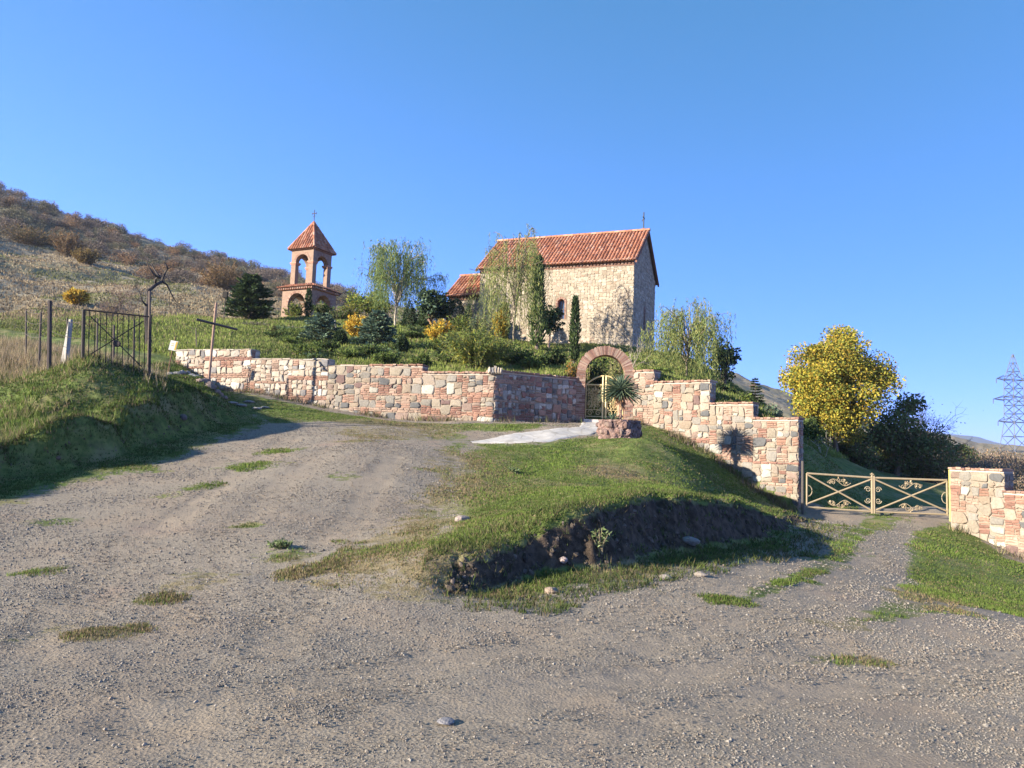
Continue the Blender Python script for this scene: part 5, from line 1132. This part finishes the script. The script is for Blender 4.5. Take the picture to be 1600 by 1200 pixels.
# ------------------------------------------------------------------ cross, iron gate, fence, sign, stones
def build_left_bits():
    p = P(325, 606, 25.4); z = g1(p.x, p.y)
    t = thing("iron_cross", (p.x, p.y, z), "tall thin rusty cross of two pipes leaning by the wall's left end", "cross")
    top = np.array(P(338, 473, 25.4)) - np.array(t.location); mb = MB(); mb.tube([(0, 0, -.3), top * .5, top], .045, 8, (.26, .16, .11)); mb.build("upright", M_RUST, t)
    a = np.array(P(307, 499, 24.9)) - np.array(t.location); b = np.array(P(371, 515, 25.6)) - np.array(t.location); mb = MB(); mb.tube([a, (a + b) / 2, b], .04, 8, (.07, .05, .045)); mb.build("crossbar", M_RUST, t)
    # pile of stones round the foot and loose stones
    def rock(px, py, Y, s, col, lab, grp=None, flat=.6, loc=None, name="rock"):
        q = P(px, py, Y) if loc is None else loc; u_ = np.linspace(0, math.pi, 7); w_ = np.linspace(0, 2 * math.pi, 11)[:-1]; sd_ = RNG.integers(999)
        vv = np.array([[math.sin(a1) * math.cos(b1), math.sin(a1) * math.sin(b1), math.cos(a1)] for a1 in u_ for b1 in w_]); k = 1 + .35 * fbm(vv[:, 0] * 1.7 + sd_, vv[:, 1] * 1.7 + vv[:, 2] * 1.9, int(sd_))
        vv = vv * k[:, None] * s * np.array([RNG.uniform(.8, 1.3), RNG.uniform(.7, 1.1), flat]); mb = MB(); mb.add(vv, [(r0 * 10 + c0, r0 * 10 + (c0 + 1) % 10, (r0 + 1) * 10 + (c0 + 1) % 10, (r0 + 1) * 10 + c0) for r0 in range(6) for c0 in range(10)], col=np.array(col) * .62 * RNG.uniform(.85, 1.15))
        o = mb.build(name, M_ROCK); o.location = (q[0], q[1], g1(q[0], q[1]) + s * flat * .35); o.rotation_euler = (0, 0, RNG.uniform(0, 6)); return tag(o, lab, "rock", grp)
    g_ = "stones piled round the cross foot"
    for px, py, Y, s in ((318, 606, 25.3, .22), (331, 608, 25.1, .2), (325, 603, 25.0, .17), (338, 610, 25.2, .16), (313, 611, 24.9, .14), (344, 606, 25.5, .15), (327, 612, 24.7, .18), (351, 612, 25.3, .13)): rock(px, py, Y, s, (.34, .25, .20), "reddish stone in the pile round the foot of the iron cross", g_)
    g_ = "loose pale slabs along the foot of the wall"
    for px, py, Y, s in ((365, 616, 25.0, .2), (378, 622, 24.8, .22), (390, 620, 25.6, .2), (402, 630, 24.6, .2), (415, 633, 25.0, .17)): rock(px, py, Y, s, (.38, .36, .33), "flat pale slab lying in the grass below the wall right of the cross", g_, .25)
    g_ = "rubble stones on the bank at the wall's left end"
    for px, py, Y, s in ((300, 592, 27.3, .17), (293, 583, 27.6, .15), (285, 580, 27.2, .16), (277, 572, 26.8, .15), (266, 575, 26.5, .13), (305, 600, 26.6, .14)): rock(px, py, Y, s, (.36, .34, .31), "grey rubble stone on the shaded bank at the wall's left end", g_)
    for (px, py, s, col, lab, flat) in ((697, 1130, .05, (.33, .31, .31), "flat pale grey stone lying alone on the gravel in the foreground", .22), (862, 931, .085, (.40, .30, .22), "tan stone at the road edge below the mound's dark bank", .55), (722, 812, .13, (.40, .32, .27), "pinkish stone half sunk in the mound's grass", .45), (1078, 850, .13, (.30, .28, .25), "grey stone in the shade at the foot of the mound's bank", .5),
            (1040, 905, .09, (.34, .29, .24), "brown stone on the grass verge below the bank", .5), (1095, 902, .07, (.34, .29, .24), "small brown stone at the verge edge right of the bank", .5), (286, 665, .13, (.20, .17, .15), "grey boulder in the shaded left bank", .7), (880, 885, .06, (.45, .35, .31), "small pink stone beside the weed at the bank's foot", .7)):
        rock(0, 0, 0, s, col, lab, None, flat, hit(px, py))
    # rust gate
    A = hit(128, 582, 8); gy = 19.6; a = P(128, 575, gy); b = P(234, 588, gy + .7); za, zb_ = g1(a.x, a.y), g1(b.x, b.y)
    t = thing("iron_gate", (a.x, a.y, za), "rusty barred iron gate with X bracing standing on the grassy left bank", "gate"); o = np.array([a.x, a.y, za])
    TA = np.array(P(131, 484, gy)) - o; TB = np.array(P(235, 495, gy + .7)) - o; BA = np.array([0, 0, -.1]); BB = np.array([b.x, b.y, zb_ - .1]) - o; c = (.032, .023, .018)
    mb = MB(); mb.tube([BA + [.0, 0, .2], TA], .045, 8, c); mb.tube([TA, TB], .022, 6, c); lo = .16; mb.tube([BA + (TA - BA) * lo * .7, BB + (TB - BB) * lo * .5], .018, 6, c); mb.tube([BB, TB + [0, 0, .05]], .035, 8, c); mb.build("frame", M_RUST, t)
    for i in range(1, 12):
        k = i / 12; mb = MB(); mb.tube([(BA + (BB - BA) * k) + [0, 0, .12 if i % 2 else .2], TA + (TB - TA) * k], .011, 5, c); mb.build("bar", M_RUST, t)
    for (q0, q1) in ((BA + (TA - BA) * .12, TB), (BB + (TB - BB) * .12, TA)): 
        mb = MB(); mb.tube([q0 + (q1 - q0) * .12, q0 + (q1 - q0) * .9], .014, 5, c); mb.build("brace", M_RUST, t)
    cc = (BA + BB + TA + TB) / 4; mb = MB(); an = np.linspace(0, 2 * math.pi, 15)[:-1]; mb.add([cc + [math.cos(q) * .085, d_, math.sin(q) * .085] for d_ in (-.035, .035) for q in an] + [cc + [0, -.05, 0], cc + [0, .05, 0]], [(i, (i + 1) % 14, 14 + (i + 1) % 14, 14 + i) for i in range(14)], [(28, (i + 1) % 14, i) for i in range(14)] + [(29, 14 + i, 14 + (i + 1) % 14) for i in range(14)], col=(.05, .035, .03)); mb.build("rosette", M_RUST, t)
    def post(px, top, Y, r_, col, lab, grp=None, lean=0, name="fence_post", m=M_WOOD):
        q = P(px, 580, Y); z = g1(q.x, q.y); tp = P(px + lean, top, Y); mb = MB(); mb.tube([(0, 0, -.3), (tp.x - q.x, 0, tp.z - z)], [r_, r_ * .85], 7, col); o = mb.build(name, m); o.location = (q.x, q.y, z); tag(o, lab, "post", grp); return (tp.x, tp.y, tp.z)
    p0 = post(234, 455, 20.5, .04, (.12, .09, .07), "weathered post at the right side of the rusty gate, under the dead tree")
    f = [post(78, 470, 19.8, .06, (.06, .045, .04), "thick dark fence post left of the rusty gate"), post(61, 487, 22, .035, (.09, .07, .055), "thin leaning dark fence post left of the thick one", None, 3), post(40, 483, 24, .03, (.10, .08, .06), "thinnest far fence post at left in the dry grass", None, 1),
         post(108, 497, 23, .03, (.09, .07, .055), "thin dark post right beside the pale concrete slab", None, -3), post(178, 508, 24.5, .04, (.08, .06, .05), "dark post seen through the middle of the rusty gate"), post(152, 497, 24, .035, (.1, .08, .06), "dark post seen through the left of the rusty gate"), post(210, 500, 25, .035, (.1, .08, .06), "dark post seen through the right of the rusty gate")]
    post(306, 512, 30, .022, (.14, .11, .08), "slim stake behind the wall left of the cross"); post(523, 500, 40, .05, (.42, .37, .31), "short pale post behind the left cedar"); 
    mb = MB()
    for k in (.03, .35, .75): 
        for q, r0 in ((f[2], f[1]), (f[1], f[0]), (f[0], tuple(np.array(TA) + o))):
            q = np.array(q) - [0, 0, k]; r0 = np.array(r0) - [0, 0, k]; T = np.linspace(0, 1, 8)[:, None]; mb.tube(q + (r0 - q) * T - [0, 0, 1] * (.06 * np.sin(T * math.pi)), .006, 4, (.10, .08, .07))
    tag(mb.build("fence_wire", M_RUST), "sagging wires strung between the left fence posts and the rusty gate", "wire")
    q = P(102, 550, 22.4); z = g1(q.x, q.y); mb = MB(); Hs = P(102, 499, 22.4).z - z
    v = [(-.17, -.05, -.2), (.13, -.05, -.2), (.06, -.04, Hs), (-.02, -.04, Hs), (-.17, .05, -.2), (.13, .05, -.2), (.06, .04, Hs), (-.02, .04, Hs)]
    mb.add(v, [(0, 1, 2, 3), (4, 7, 6, 5), (0, 4, 5, 1), (1, 5, 6, 2), (2, 6, 7, 3), (3, 7, 4, 0)], col=(.30, .28, .25)); ob = mb.build("concrete_slab", M_ROCK); ob.location = (q.x, q.y, z); ob.rotation_euler = (0, R(4), R(-25)); tag(ob, "pale tapering concrete slab standing among the fence posts at left", "slab")
    # sign on a leaning stick
    q = P(262, 562, 26.5); z = g1(q.x, q.y); s = thing("notice_sign", (q.x, q.y, z), "small white and yellow notice board on a leaning stick left of the wall", "sign")
    tp = np.array(P(274, 527, 26.5)) - np.array(s.location); mb = MB(); mb.tube([(0, 0, -.2), tp], .018, 6, (.16, .08, .05)); mb.build("stick", M_WOOD, s)
    c0 = np.array(P(271, 540, 26.4)) - np.array(s.location); u_ = np.array([.97, .1, -.16]); v_ = np.array([.2, 0, .98]); n_ = np.array([.1, -.99, 0]); mb = MB(); mb.box(c0 - u_ * .13 - v_ * .17 - n_ * .01, u_ * .26, v_ * .34, n_ * .02, (.62, .60, .52)); mb.build("board", M_PAINT, s)
    mb = MB(); mb.box(c0 + u_ * .06 - v_ * .15 + n_ * .011, u_ * .06, v_ * .30, n_ * .004, (.55, .36, .05)); 
    for k in (-.02, .05): mb.box(c0 - u_ * .08 + v_ * k + n_ * .011, u_ * .08, v_ * .03, n_ * .003, (.5, .42, .2))
    mb.build("faded_print", M_PAINT, s)
    q = P(352, 461, 44); z = g1(q.x, q.y) if False else q.z; mb = MB(); mb.tube([(0, 0, g1(q.x, q.y) - q.z - .1), (0, 0, -.1)], .03, 5, (.1, .08, .06)); mb.box((-.13, -.1, -.16), (.26, 0, 0), (0, .2, 0), (0, 0, .34), (.03, .025, .02)); o2 = mb.build("lantern_box", M_WOOD); o2.location = q; tag(o2, "small dark box on a stake left of the pine tree", "box")
build_left_bits()

# ------------------------------------------------------------------ pylon
def build_pylon():
    Y = 240; p = P(1586, 712, Y); t = thing("transmission_tower", (p.x, p.y, p.z - 3), "tall steel lattice power pylon at the right edge", "pylon", rz=R(12)); k = Y / FPX; c = (.10, .11, .135)
    o = np.array(t.location); zz = lambda py: P(1586, py, Y).z - t.location.z; H = zz(554)
    prof = [(0, 3.4), (zz(660), 1.9), (zz(594), 1.75), (H, .12)]
    wz = lambda z: np.interp(z, [q[0] for q in prof], [q[1] for q in prof])
    mb = MB(); cor = [(1, 1), (1, -1), (-1, -1), (-1, 1)]
    for a, b in cor: mb.tube([(a * wz(z), b * wz(z), z) for z in (0, prof[1][0], prof[2][0], H)], .15, 4, c)
    lv = list(np.linspace(0, prof[1][0], 4)) + list(np.linspace(prof[1][0], prof[2][0], 6)[1:]) + list(np.linspace(prof[2][0], H, 4)[1:])
    for z0, z1 in zip(lv[:-1], lv[1:]):
        for i in range(4):
            (a, b), (c1, d1) = cor[i], cor[(i + 1) % 4]; w0_, w1_ = wz(z0), wz(z1)
            for (s0, s1) in (((a, b), (c1, d1)), ((c1, d1), (a, b))): mb.tube([(s0[0] * w0_, s0[1] * w0_, z0), (s1[0] * w1_, s1[1] * w1_, z1)], .08, 4, c, cap=False)
            mb.tube([(a * w1_, b * w1_, z1), (c1 * w1_, d1 * w1_, z1)], .08, 4, c, cap=False)
    mb.build("mast", M_STEEL, t)
    for py, half in ((594, 6.3), (626, 7.6), (660, 6.0)):
        z = zz(py)
        for s in (-1, 1):
            ar = MB(); w0_ = wz(z); tip = (s * half, 0, z + .15)
            for b in (-1, 1): ar.tube([(s * w0_, b * w0_, z), tip], .1, 4, c); ar.tube([(s * w0_, b * w0_, z + 1.6), tip], .1, 4, c)
            for q in (.25, .5, .75):
                x = w0_ + (half - w0_) * q; y = w0_ * (1 - q); ar.tube([(s * x, -y, z + .15 * q), (s * x, y, z + .15 * q)], .06, 4, c); ar.tube([(s * x, -y, z + .15 * q), (s * x, -y, z + 1.6 * (1 - q) + .15 * q)], .06, 4, c)
            a_ = ar.build("crossarm", M_STEEL, t)
            ins = MB(); ins.tube([(s * half, 0, z), (s * half, 0, z - 1.3)], .14, 5, (.12, .13, .15)); ins.build("insulator", M_STEEL, a_)
build_pylon()

# ------------------------------------------------------------------ grass blades, dry grass, pebbles
def tufts(name, mat, x, y, hh, ww, cols, blades=3, lean=.5, zoff=-.01):
    n = len(x); z = G(x, y) + zoff; mb = MB(); base = np.c_[x, y, z]
    for b in range(blades):
        a = rnd(n, 0, 2 * np.pi); d = np.c_[np.cos(a), np.sin(a), np.zeros(n)]; a2 = rnd(n, 0, 2 * np.pi); ln = np.c_[np.cos(a2), np.sin(a2), np.zeros(n)] * (lean * hh * rnd(n, .1, 1))[:, None]
        o = base + np.c_[RNG.normal(0, 1, (n, 2)) * (ww * 1.6)[:, None], np.zeros(n)]; h_ = hh * rnd(n, .55, 1.15)
        v = np.stack([o - d * ww[:, None] / 2, o + d * ww[:, None] / 2, o + ln + np.c_[np.zeros((n, 2)), h_]], 1).reshape(-1, 3)
        mb.add(v, tris=np.arange(n * 3).reshape(-1, 3), col=np.repeat(cols * RNG.uniform(.75, 1.25, (n, 1)), 3, axis=0))
    return tag(mb.build(name, mat), kind="stuff")
def cand(n, r0, r1, a0=-37, a1=37):
    r = np.exp(RNG.uniform(math.log(r0), math.log(r1), n)); a = np.radians(RNG.uniform(a0, a1, n)); return r * np.sin(a), r * np.cos(a)
def grass():
    x, y = cand(460000, 6, 31); z, inf = G(x, y, full=True); g, dry, soil, hill = masks(x, y, inf)
    gn = g + fbm(x * 1.3, y * 1.3, 91, 5) * .55; keep = (gn > .55) & (soil + fbm(x * 3, y * 3, 14) * .3 < .45) & (inf['ti'] < .5) & (RNG.random(len(x)) < np.clip((gn - .45) * 2.5, .10, 1))
    u = (x - ARC_MID.x) * AR_DIR.x + (y - ARC_MID.y) * AR_DIR.y
    # keep the flagstones clear
    pp = [(hit(*q), .1) for q in ((732, 692), (800, 677), (870, 670), (905, 665), (985, 664), (930, 681), (860, 693), (800, 695))]; sp, _ = polysd(pp, x, y); keep &= sp < .05 + .3 * RNG.random(len(x)) ** 3
    x, y, dry, tl, r = x[keep], y[keep], dry[keep], inf['tl'][keep], inf['r'][keep]; n = len(x)
    lp = fbm(x * .8, y * .8, 17); lush = np.clip(.5 + lp, 0, 1)
    c1 = np.array([(.065, .09, .022)]) * (1 - lush[:, None]) + np.array([(.125, .175, .036)]) * lush[:, None]
    isdry = RNG.random(n) < np.clip(dry * .8 + .13 + .25 * (fbm(x * .7, y * .7, 63, 4) > .15) + .12 * (lp < -.2), 0, .92); c1[isdry] = palette([(.21, .16, .085), (.165, .12, .065), (.25, .195, .11), (.12, .12, .045)], isdry.sum(), .2)
    shade = (inf['sdl'][keep] < .1) & (inf['sdl'][keep] > -1.4) & (y < 22); c1[shade] *= .6  # left bank face: its shade is painted in by darkening the blade colour
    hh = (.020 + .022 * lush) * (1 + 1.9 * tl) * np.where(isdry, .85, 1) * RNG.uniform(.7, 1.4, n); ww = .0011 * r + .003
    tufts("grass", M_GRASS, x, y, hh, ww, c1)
    # garden lawn and slope behind the wall
    x, y = cand(200000, 24, 62, -36, 26); z, inf = G(x, y, full=True); a, b = church_ab(x, y); keep = (inf['ti'] > .6) & ~((a > -.3) & (a < 12.2) & (b > -.3) & (b < 6.3)) & (inf['r'] < 58 + fbm(x * .1, y * .1, 3) * 10); x, y, r = x[keep], y[keep], inf['r'][keep]; n = len(x)
    lp = fbm(x * .35, y * .35, 19); lush = np.clip(.5 + lp, 0, 1)[:, None]; c1 = np.array([(.115, .14, .038)]) * (1 - lush) + np.array([(.21, .25, .06)]) * lush
    isdry = RNG.random(n) < .12 + .5 * sstep(44, 58, r); c1[isdry] = palette([(.25, .2, .11), (.2, .16, .09)], isdry.sum(), .2)
    tufts("lawn_grass", M_GRASS, x, y, RNG.uniform(.05, .17, n) * (.6 + lush[:, 0]), .0016 * r, c1)
    # dry meadow on the hill
    x, y = cand(120000, 34, 130, -42, 16); z, inf = G(x, y, full=True); keep = (inf['ti'] > .5) & (inf['r'] > 41 + fbm(x * .1, y * .1, 3) * 8) & ~((x > -21) & (y < 60)); x, y, r = x[keep], y[keep], inf['r'][keep]; n = len(x)
    k = fbm(x * .12, y * .12, 29); c1 = palette([(.26, .20, .12), (.21, .16, .095), (.32, .25, .15), (.16, .12, .075)], n, .2); gm = (k > .2) | ((r < 50) & (k > -.15) & (x < -18)); c1[gm] = palette([(.12, .13, .05), (.16, .15, .07)], gm.sum(), .2)
    tufts("dry_meadow_grass", M_GRASS, x, y, RNG.uniform(.08, .26, n), .0018 * r, c1, 2)
    # tall straw grass round the fence at left
    px = RNG.uniform(-200, 262, 26000); Y = RNG.uniform(19.8, 27.5, 26000); x = (px - 800) / FPX * Y; lim = fbm(x * .5, Y * .5, 44); keep = (RNG.random(len(x)) < np.clip(.75 - (px / 330) + lim * .5, .08, 1)); x, Y = x[keep], Y[keep]; n = len(x)
    tufts("straw_grass", M_GRASS, x, Y, RNG.uniform(.15, .5, n), np.full(n, .016), palette([(.34, .26, .16), (.28, .20, .12), (.40, .32, .20), (.20, .17, .08)], n, .2), 2, .45)
    # long grass on the bank top and wet strip
    px = RNG.uniform(-250, 330, 30000); Y = np.exp(RNG.uniform(math.log(11), math.log(21.5), 30000)); x = (px - 800) / FPX * Y; z, inf = G(x, Y, full=True); keep = (inf['sdl'] > .0) & (fbm(x * .9, Y * .9, 61) > .02); x, Y, r = x[keep], Y[keep], inf['r'][keep]; n = len(x)
    tufts("long_grass", M_GRASS, x, Y, RNG.uniform(.10, .28, n), .0011 * r + .003, palette([(.12, .17, .035), (.16, .20, .05), (.20, .19, .08), (.26, .21, .11)], n, .2), 3, .7)
grass()
def pebbles():
    n = 420000; x, y = cand(n, 3.2, 27); z, inf = G(x, y, full=True); g, dry, soil, hill = masks(x, y, inf); gn = g + fbm(x * 1.3, y * 1.3, 91, 5) * .5
    cl = fbm(x * .9, y * .9, 101, 5); keep = (gn < .55) & (inf['tl'] < .2) & (inf['ti'] < .1) & (soil < .3) & ~((y > 22) & (x > 3)) & (RNG.random(n) < np.clip(.5 + cl * .9, .12, 1) * (1 - .85 * track(x, y))); x, y, z, r = x[keep], y[keep], z[keep], inf['r'][keep]; n = len(x)
    s = (.0024 + .00072 * r) * np.exp(RNG.normal(-.15, .38, n)); s = np.minimum(s, .022)
    o = np.array([(1, 0, 0), (0, 1, 0), (-1, 0, 0), (0, -1, 0), (0, 0, .7), (0, 0, -.5)], float); f = np.array([(0, 1, 4), (1, 2, 4), (2, 3, 4), (3, 0, 4), (1, 0, 5), (2, 1, 5), (3, 2, 5), (0, 3, 5)])
    v = o[None] * RNG.uniform(.6, 1.35, (n, 6, 1)); a = rnd(n, 0, 6.28); ca, sa = np.cos(a)[:, None], np.sin(a)[:, None]; v = np.stack([v[..., 0] * ca - v[..., 1] * sa, v[..., 0] * sa + v[..., 1] * ca, v[..., 2]], -1) * s[:, None, None] + np.c_[x, y, z + s * .15][:, None]
    c = palette([(.175, .15, .12), (.145, .125, .10), (.205, .176, .142), (.11, .096, .08), (.19, .148, .11), (.235, .207, .17)], n, .15)
    mb = MB(); mb.add(v.reshape(-1, 3), tris=(f[None] + (np.arange(n) * 6)[:, None, None]).reshape(-1, 3), col=np.repeat(c, 6, axis=0)); tag(mb.build("gravel", M_PEBBLE), kind="stuff")
pebbles()
def bank_clods():
    x, y = cand(60000, 7.5, 24); z, inf = G(x, y, full=True); g, dry, soil, hill = masks(x, y, inf); k = (soil > .35) & (RNG.random(len(x)) < .45); xs, ys, zs = x[k], y[k], z[k]; n = len(xs); s = np.exp(RNG.normal(-4.15, .5, n)); s = np.minimum(s, .05)
    u_ = np.linspace(0, math.pi, 5); w_ = np.linspace(0, 2 * math.pi, 7)[:-1]; vv = np.array([[math.sin(a1) * math.cos(b1), math.sin(a1) * math.sin(b1), math.cos(a1)] for a1 in u_ for b1 in w_]); q = np.array([(r0 * 6 + c0, r0 * 6 + (c0 + 1) % 6, (r0 + 1) * 6 + (c0 + 1) % 6, (r0 + 1) * 6 + c0) for r0 in range(4) for c0 in range(6)])
    v = vv[None] * RNG.uniform(.65, 1.3, (n, 30, 1)) * s[:, None, None] * RNG.uniform(.7, 1.3, (n, 1, 3)) + np.c_[xs, ys, zs + s * .1][:, None]; c_ = palette([(.075, .058, .043), (.11, .085, .062), (.055, .043, .033), (.12, .095, .075)], n, .25)
    mb = MB(); mb.add(v.reshape(-1, 3), q[None] + (np.arange(n) * 30)[:, None, None], col=np.repeat(c_, 30, axis=0)); tag(mb.build("soil_clods", M_ROCK), kind="stuff")
    k = ((inf['sdu'] > -.05) & (inf['sdu'] < .35) & (x > -.9) & (y < 21)) | ((inf['sdl'] > -.1) & (inf['sdl'] < .4) & (y < 22)) | ((soil > .15) & (RNG.random(len(x)) < .42)) | ((inf['sdu'] < -.5) & (inf['sdu'] > -1.5) & (x > -.4) & (y < 19) & (RNG.random(len(x)) < .6))
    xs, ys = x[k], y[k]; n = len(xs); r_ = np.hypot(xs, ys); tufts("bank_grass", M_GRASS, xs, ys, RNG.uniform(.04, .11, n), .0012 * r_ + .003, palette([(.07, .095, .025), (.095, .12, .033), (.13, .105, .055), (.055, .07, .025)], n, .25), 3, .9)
bank_clods()
def wall_weeds():
    xs, ys = [], []
    for p_, q_, n in ((WRs, WRe, 1500), (WL[0], WL[4], 1500), (WL[4], WL[5], 260), (g0, g0 + gd * 6, 500)):
        d = Vector((q_.x - p_.x, q_.y - p_.y, 0)); nn = Vector((d.y, -d.x, 0)).normalized(); t = RNG.random(n); k = fbm(t * d.length * 1.1, t * 0, 5, 3); o_ = .06 + np.abs(RNG.normal(0, .22, n)); m = RNG.random(n) < .35 + k
        xs.append((p_.x + d.x * t + nn.x * o_)[m]); ys.append((p_.y + d.y * t + nn.y * o_)[m])
    x, y = np.concatenate(xs), np.concatenate(ys); n = len(x); tufts("wall_foot_weeds", M_GRASS, x, y, RNG.uniform(.05, .30, n), np.full(n, .02), palette([(.13, .13, .05), (.20, .155, .12), (.16, .12, .10), (.24, .19, .11), (.09, .11, .035)], n, .25), 3, .6)
wall_weeds()
# single weeds
for px, py, lab in ((936, 868, "pale green weed standing at the foot of the mound's dark bank"), (440, 858, "low green weed tuft on the gravel left of the mound"), (800, 640 + 100, "leafy weed in the grass on the mound top")):
    q = hit(px, py); t = thing("weed", (q[0], q[1], g1(*q)), lab, "plant"); stems(t, .28 if px == 936 else .10, .34, [(.16, .20, .09), (.12, .16, .06)], 16, .06, .45, .3, 14)
# ------------------------------------------------------------------ light and sky
SUN_EL = 17.4; _h = math.cos(R(SUN_EL)); TOSUN = Vector((-.902 * _h, -.431 * _h, math.sin(R(SUN_EL))))
sd = bpy.data.lights.new("sun", 'SUN'); sd.energy = 5.0; sd.angle = R(.53); sd.color = (1.0, .91, .78)
so = bpy.data.objects.new("sun", sd); COL.objects.link(so); so.rotation_euler = TOSUN.to_track_quat('Z', 'Y').to_euler(); so.location = (-30, -15, 30)
w = bpy.data.worlds.new("World"); SC.world = w; w.use_nodes = True; nt = w.node_tree
bg = nt.nodes["Background"]; sky = nt.nodes.new("ShaderNodeTexSky"); sky.sky_type = 'NISHITA'; sky.sun_disc = False
sky.sun_elevation = R(SUN_EL); sky.sun_rotation = -math.atan2(TOSUN.x, TOSUN.y)
sky.altitude = 3000; sky.air_density = .6; sky.dust_density = 0; sky.ozone_density = 6
sp = nt.nodes.new("ShaderNodeSeparateColor"); cb = nt.nodes.new("ShaderNodeCombineColor"); nt.links.new(sky.outputs[0], sp.inputs[0])
for k_, (pw, gn) in enumerate(((.9, .86), (.6, .97), (.9, 1.05))):
    p_ = nt.nodes.new("ShaderNodeMath"); p_.operation = 'POWER'; p_.inputs[1].default_value = pw; nt.links.new(sp.outputs[k_], p_.inputs[0])
    m_ = nt.nodes.new("ShaderNodeMath"); m_.operation = 'MULTIPLY'; m_.inputs[1].default_value = gn; nt.links.new(p_.outputs[0], m_.inputs[0]); nt.links.new(m_.outputs[0], cb.inputs[k_])
nt.links.new(cb.outputs[0], bg.inputs[0]); bg.inputs[1].default_value = .15
SC.view_settings.view_transform = 'Standard'; SC.view_settings.look = 'None'; SC.view_settings.exposure = 1.7; SC.view_settings.gamma = 1.0
SC.cycles.max_bounces = 6; SC.cycles.transparent_max_bounces = 8
SC.cycles.use_denoising = True

def haze():
    me = bpy.data.meshes.new("haze"); X, Y0, Y1, Z0, Z1 = 4200, -3000, 4200, -40, 95
    v = [(x, y, z) for z in (Z0, Z1) for y in (Y0, Y1) for x in (-X, X)]; me.from_pydata(v, [], [(0, 2, 3, 1), (4, 5, 7, 6), (0, 1, 5, 4), (2, 6, 7, 3), (0, 4, 6, 2), (1, 3, 7, 5)]); o = bpy.data.objects.new("haze", me); COL.objects.link(o)
    m = bpy.data.materials.new("haze"); m.use_nodes = True; t = m.node_tree; t.nodes.remove(t.nodes["Principled BSDF"]); pv = t.nodes.new("ShaderNodeVolumePrincipled"); pv.inputs["Color"].default_value = (.80, .88, 1, 1); pv.inputs["Density"].default_value = .00022; pv.inputs["Anisotropy"].default_value = .3
    t.links.new(pv.outputs[0], t.nodes["Material Output"].inputs["Volume"]); me.materials.append(m); o["kind"] = "stuff"
haze()
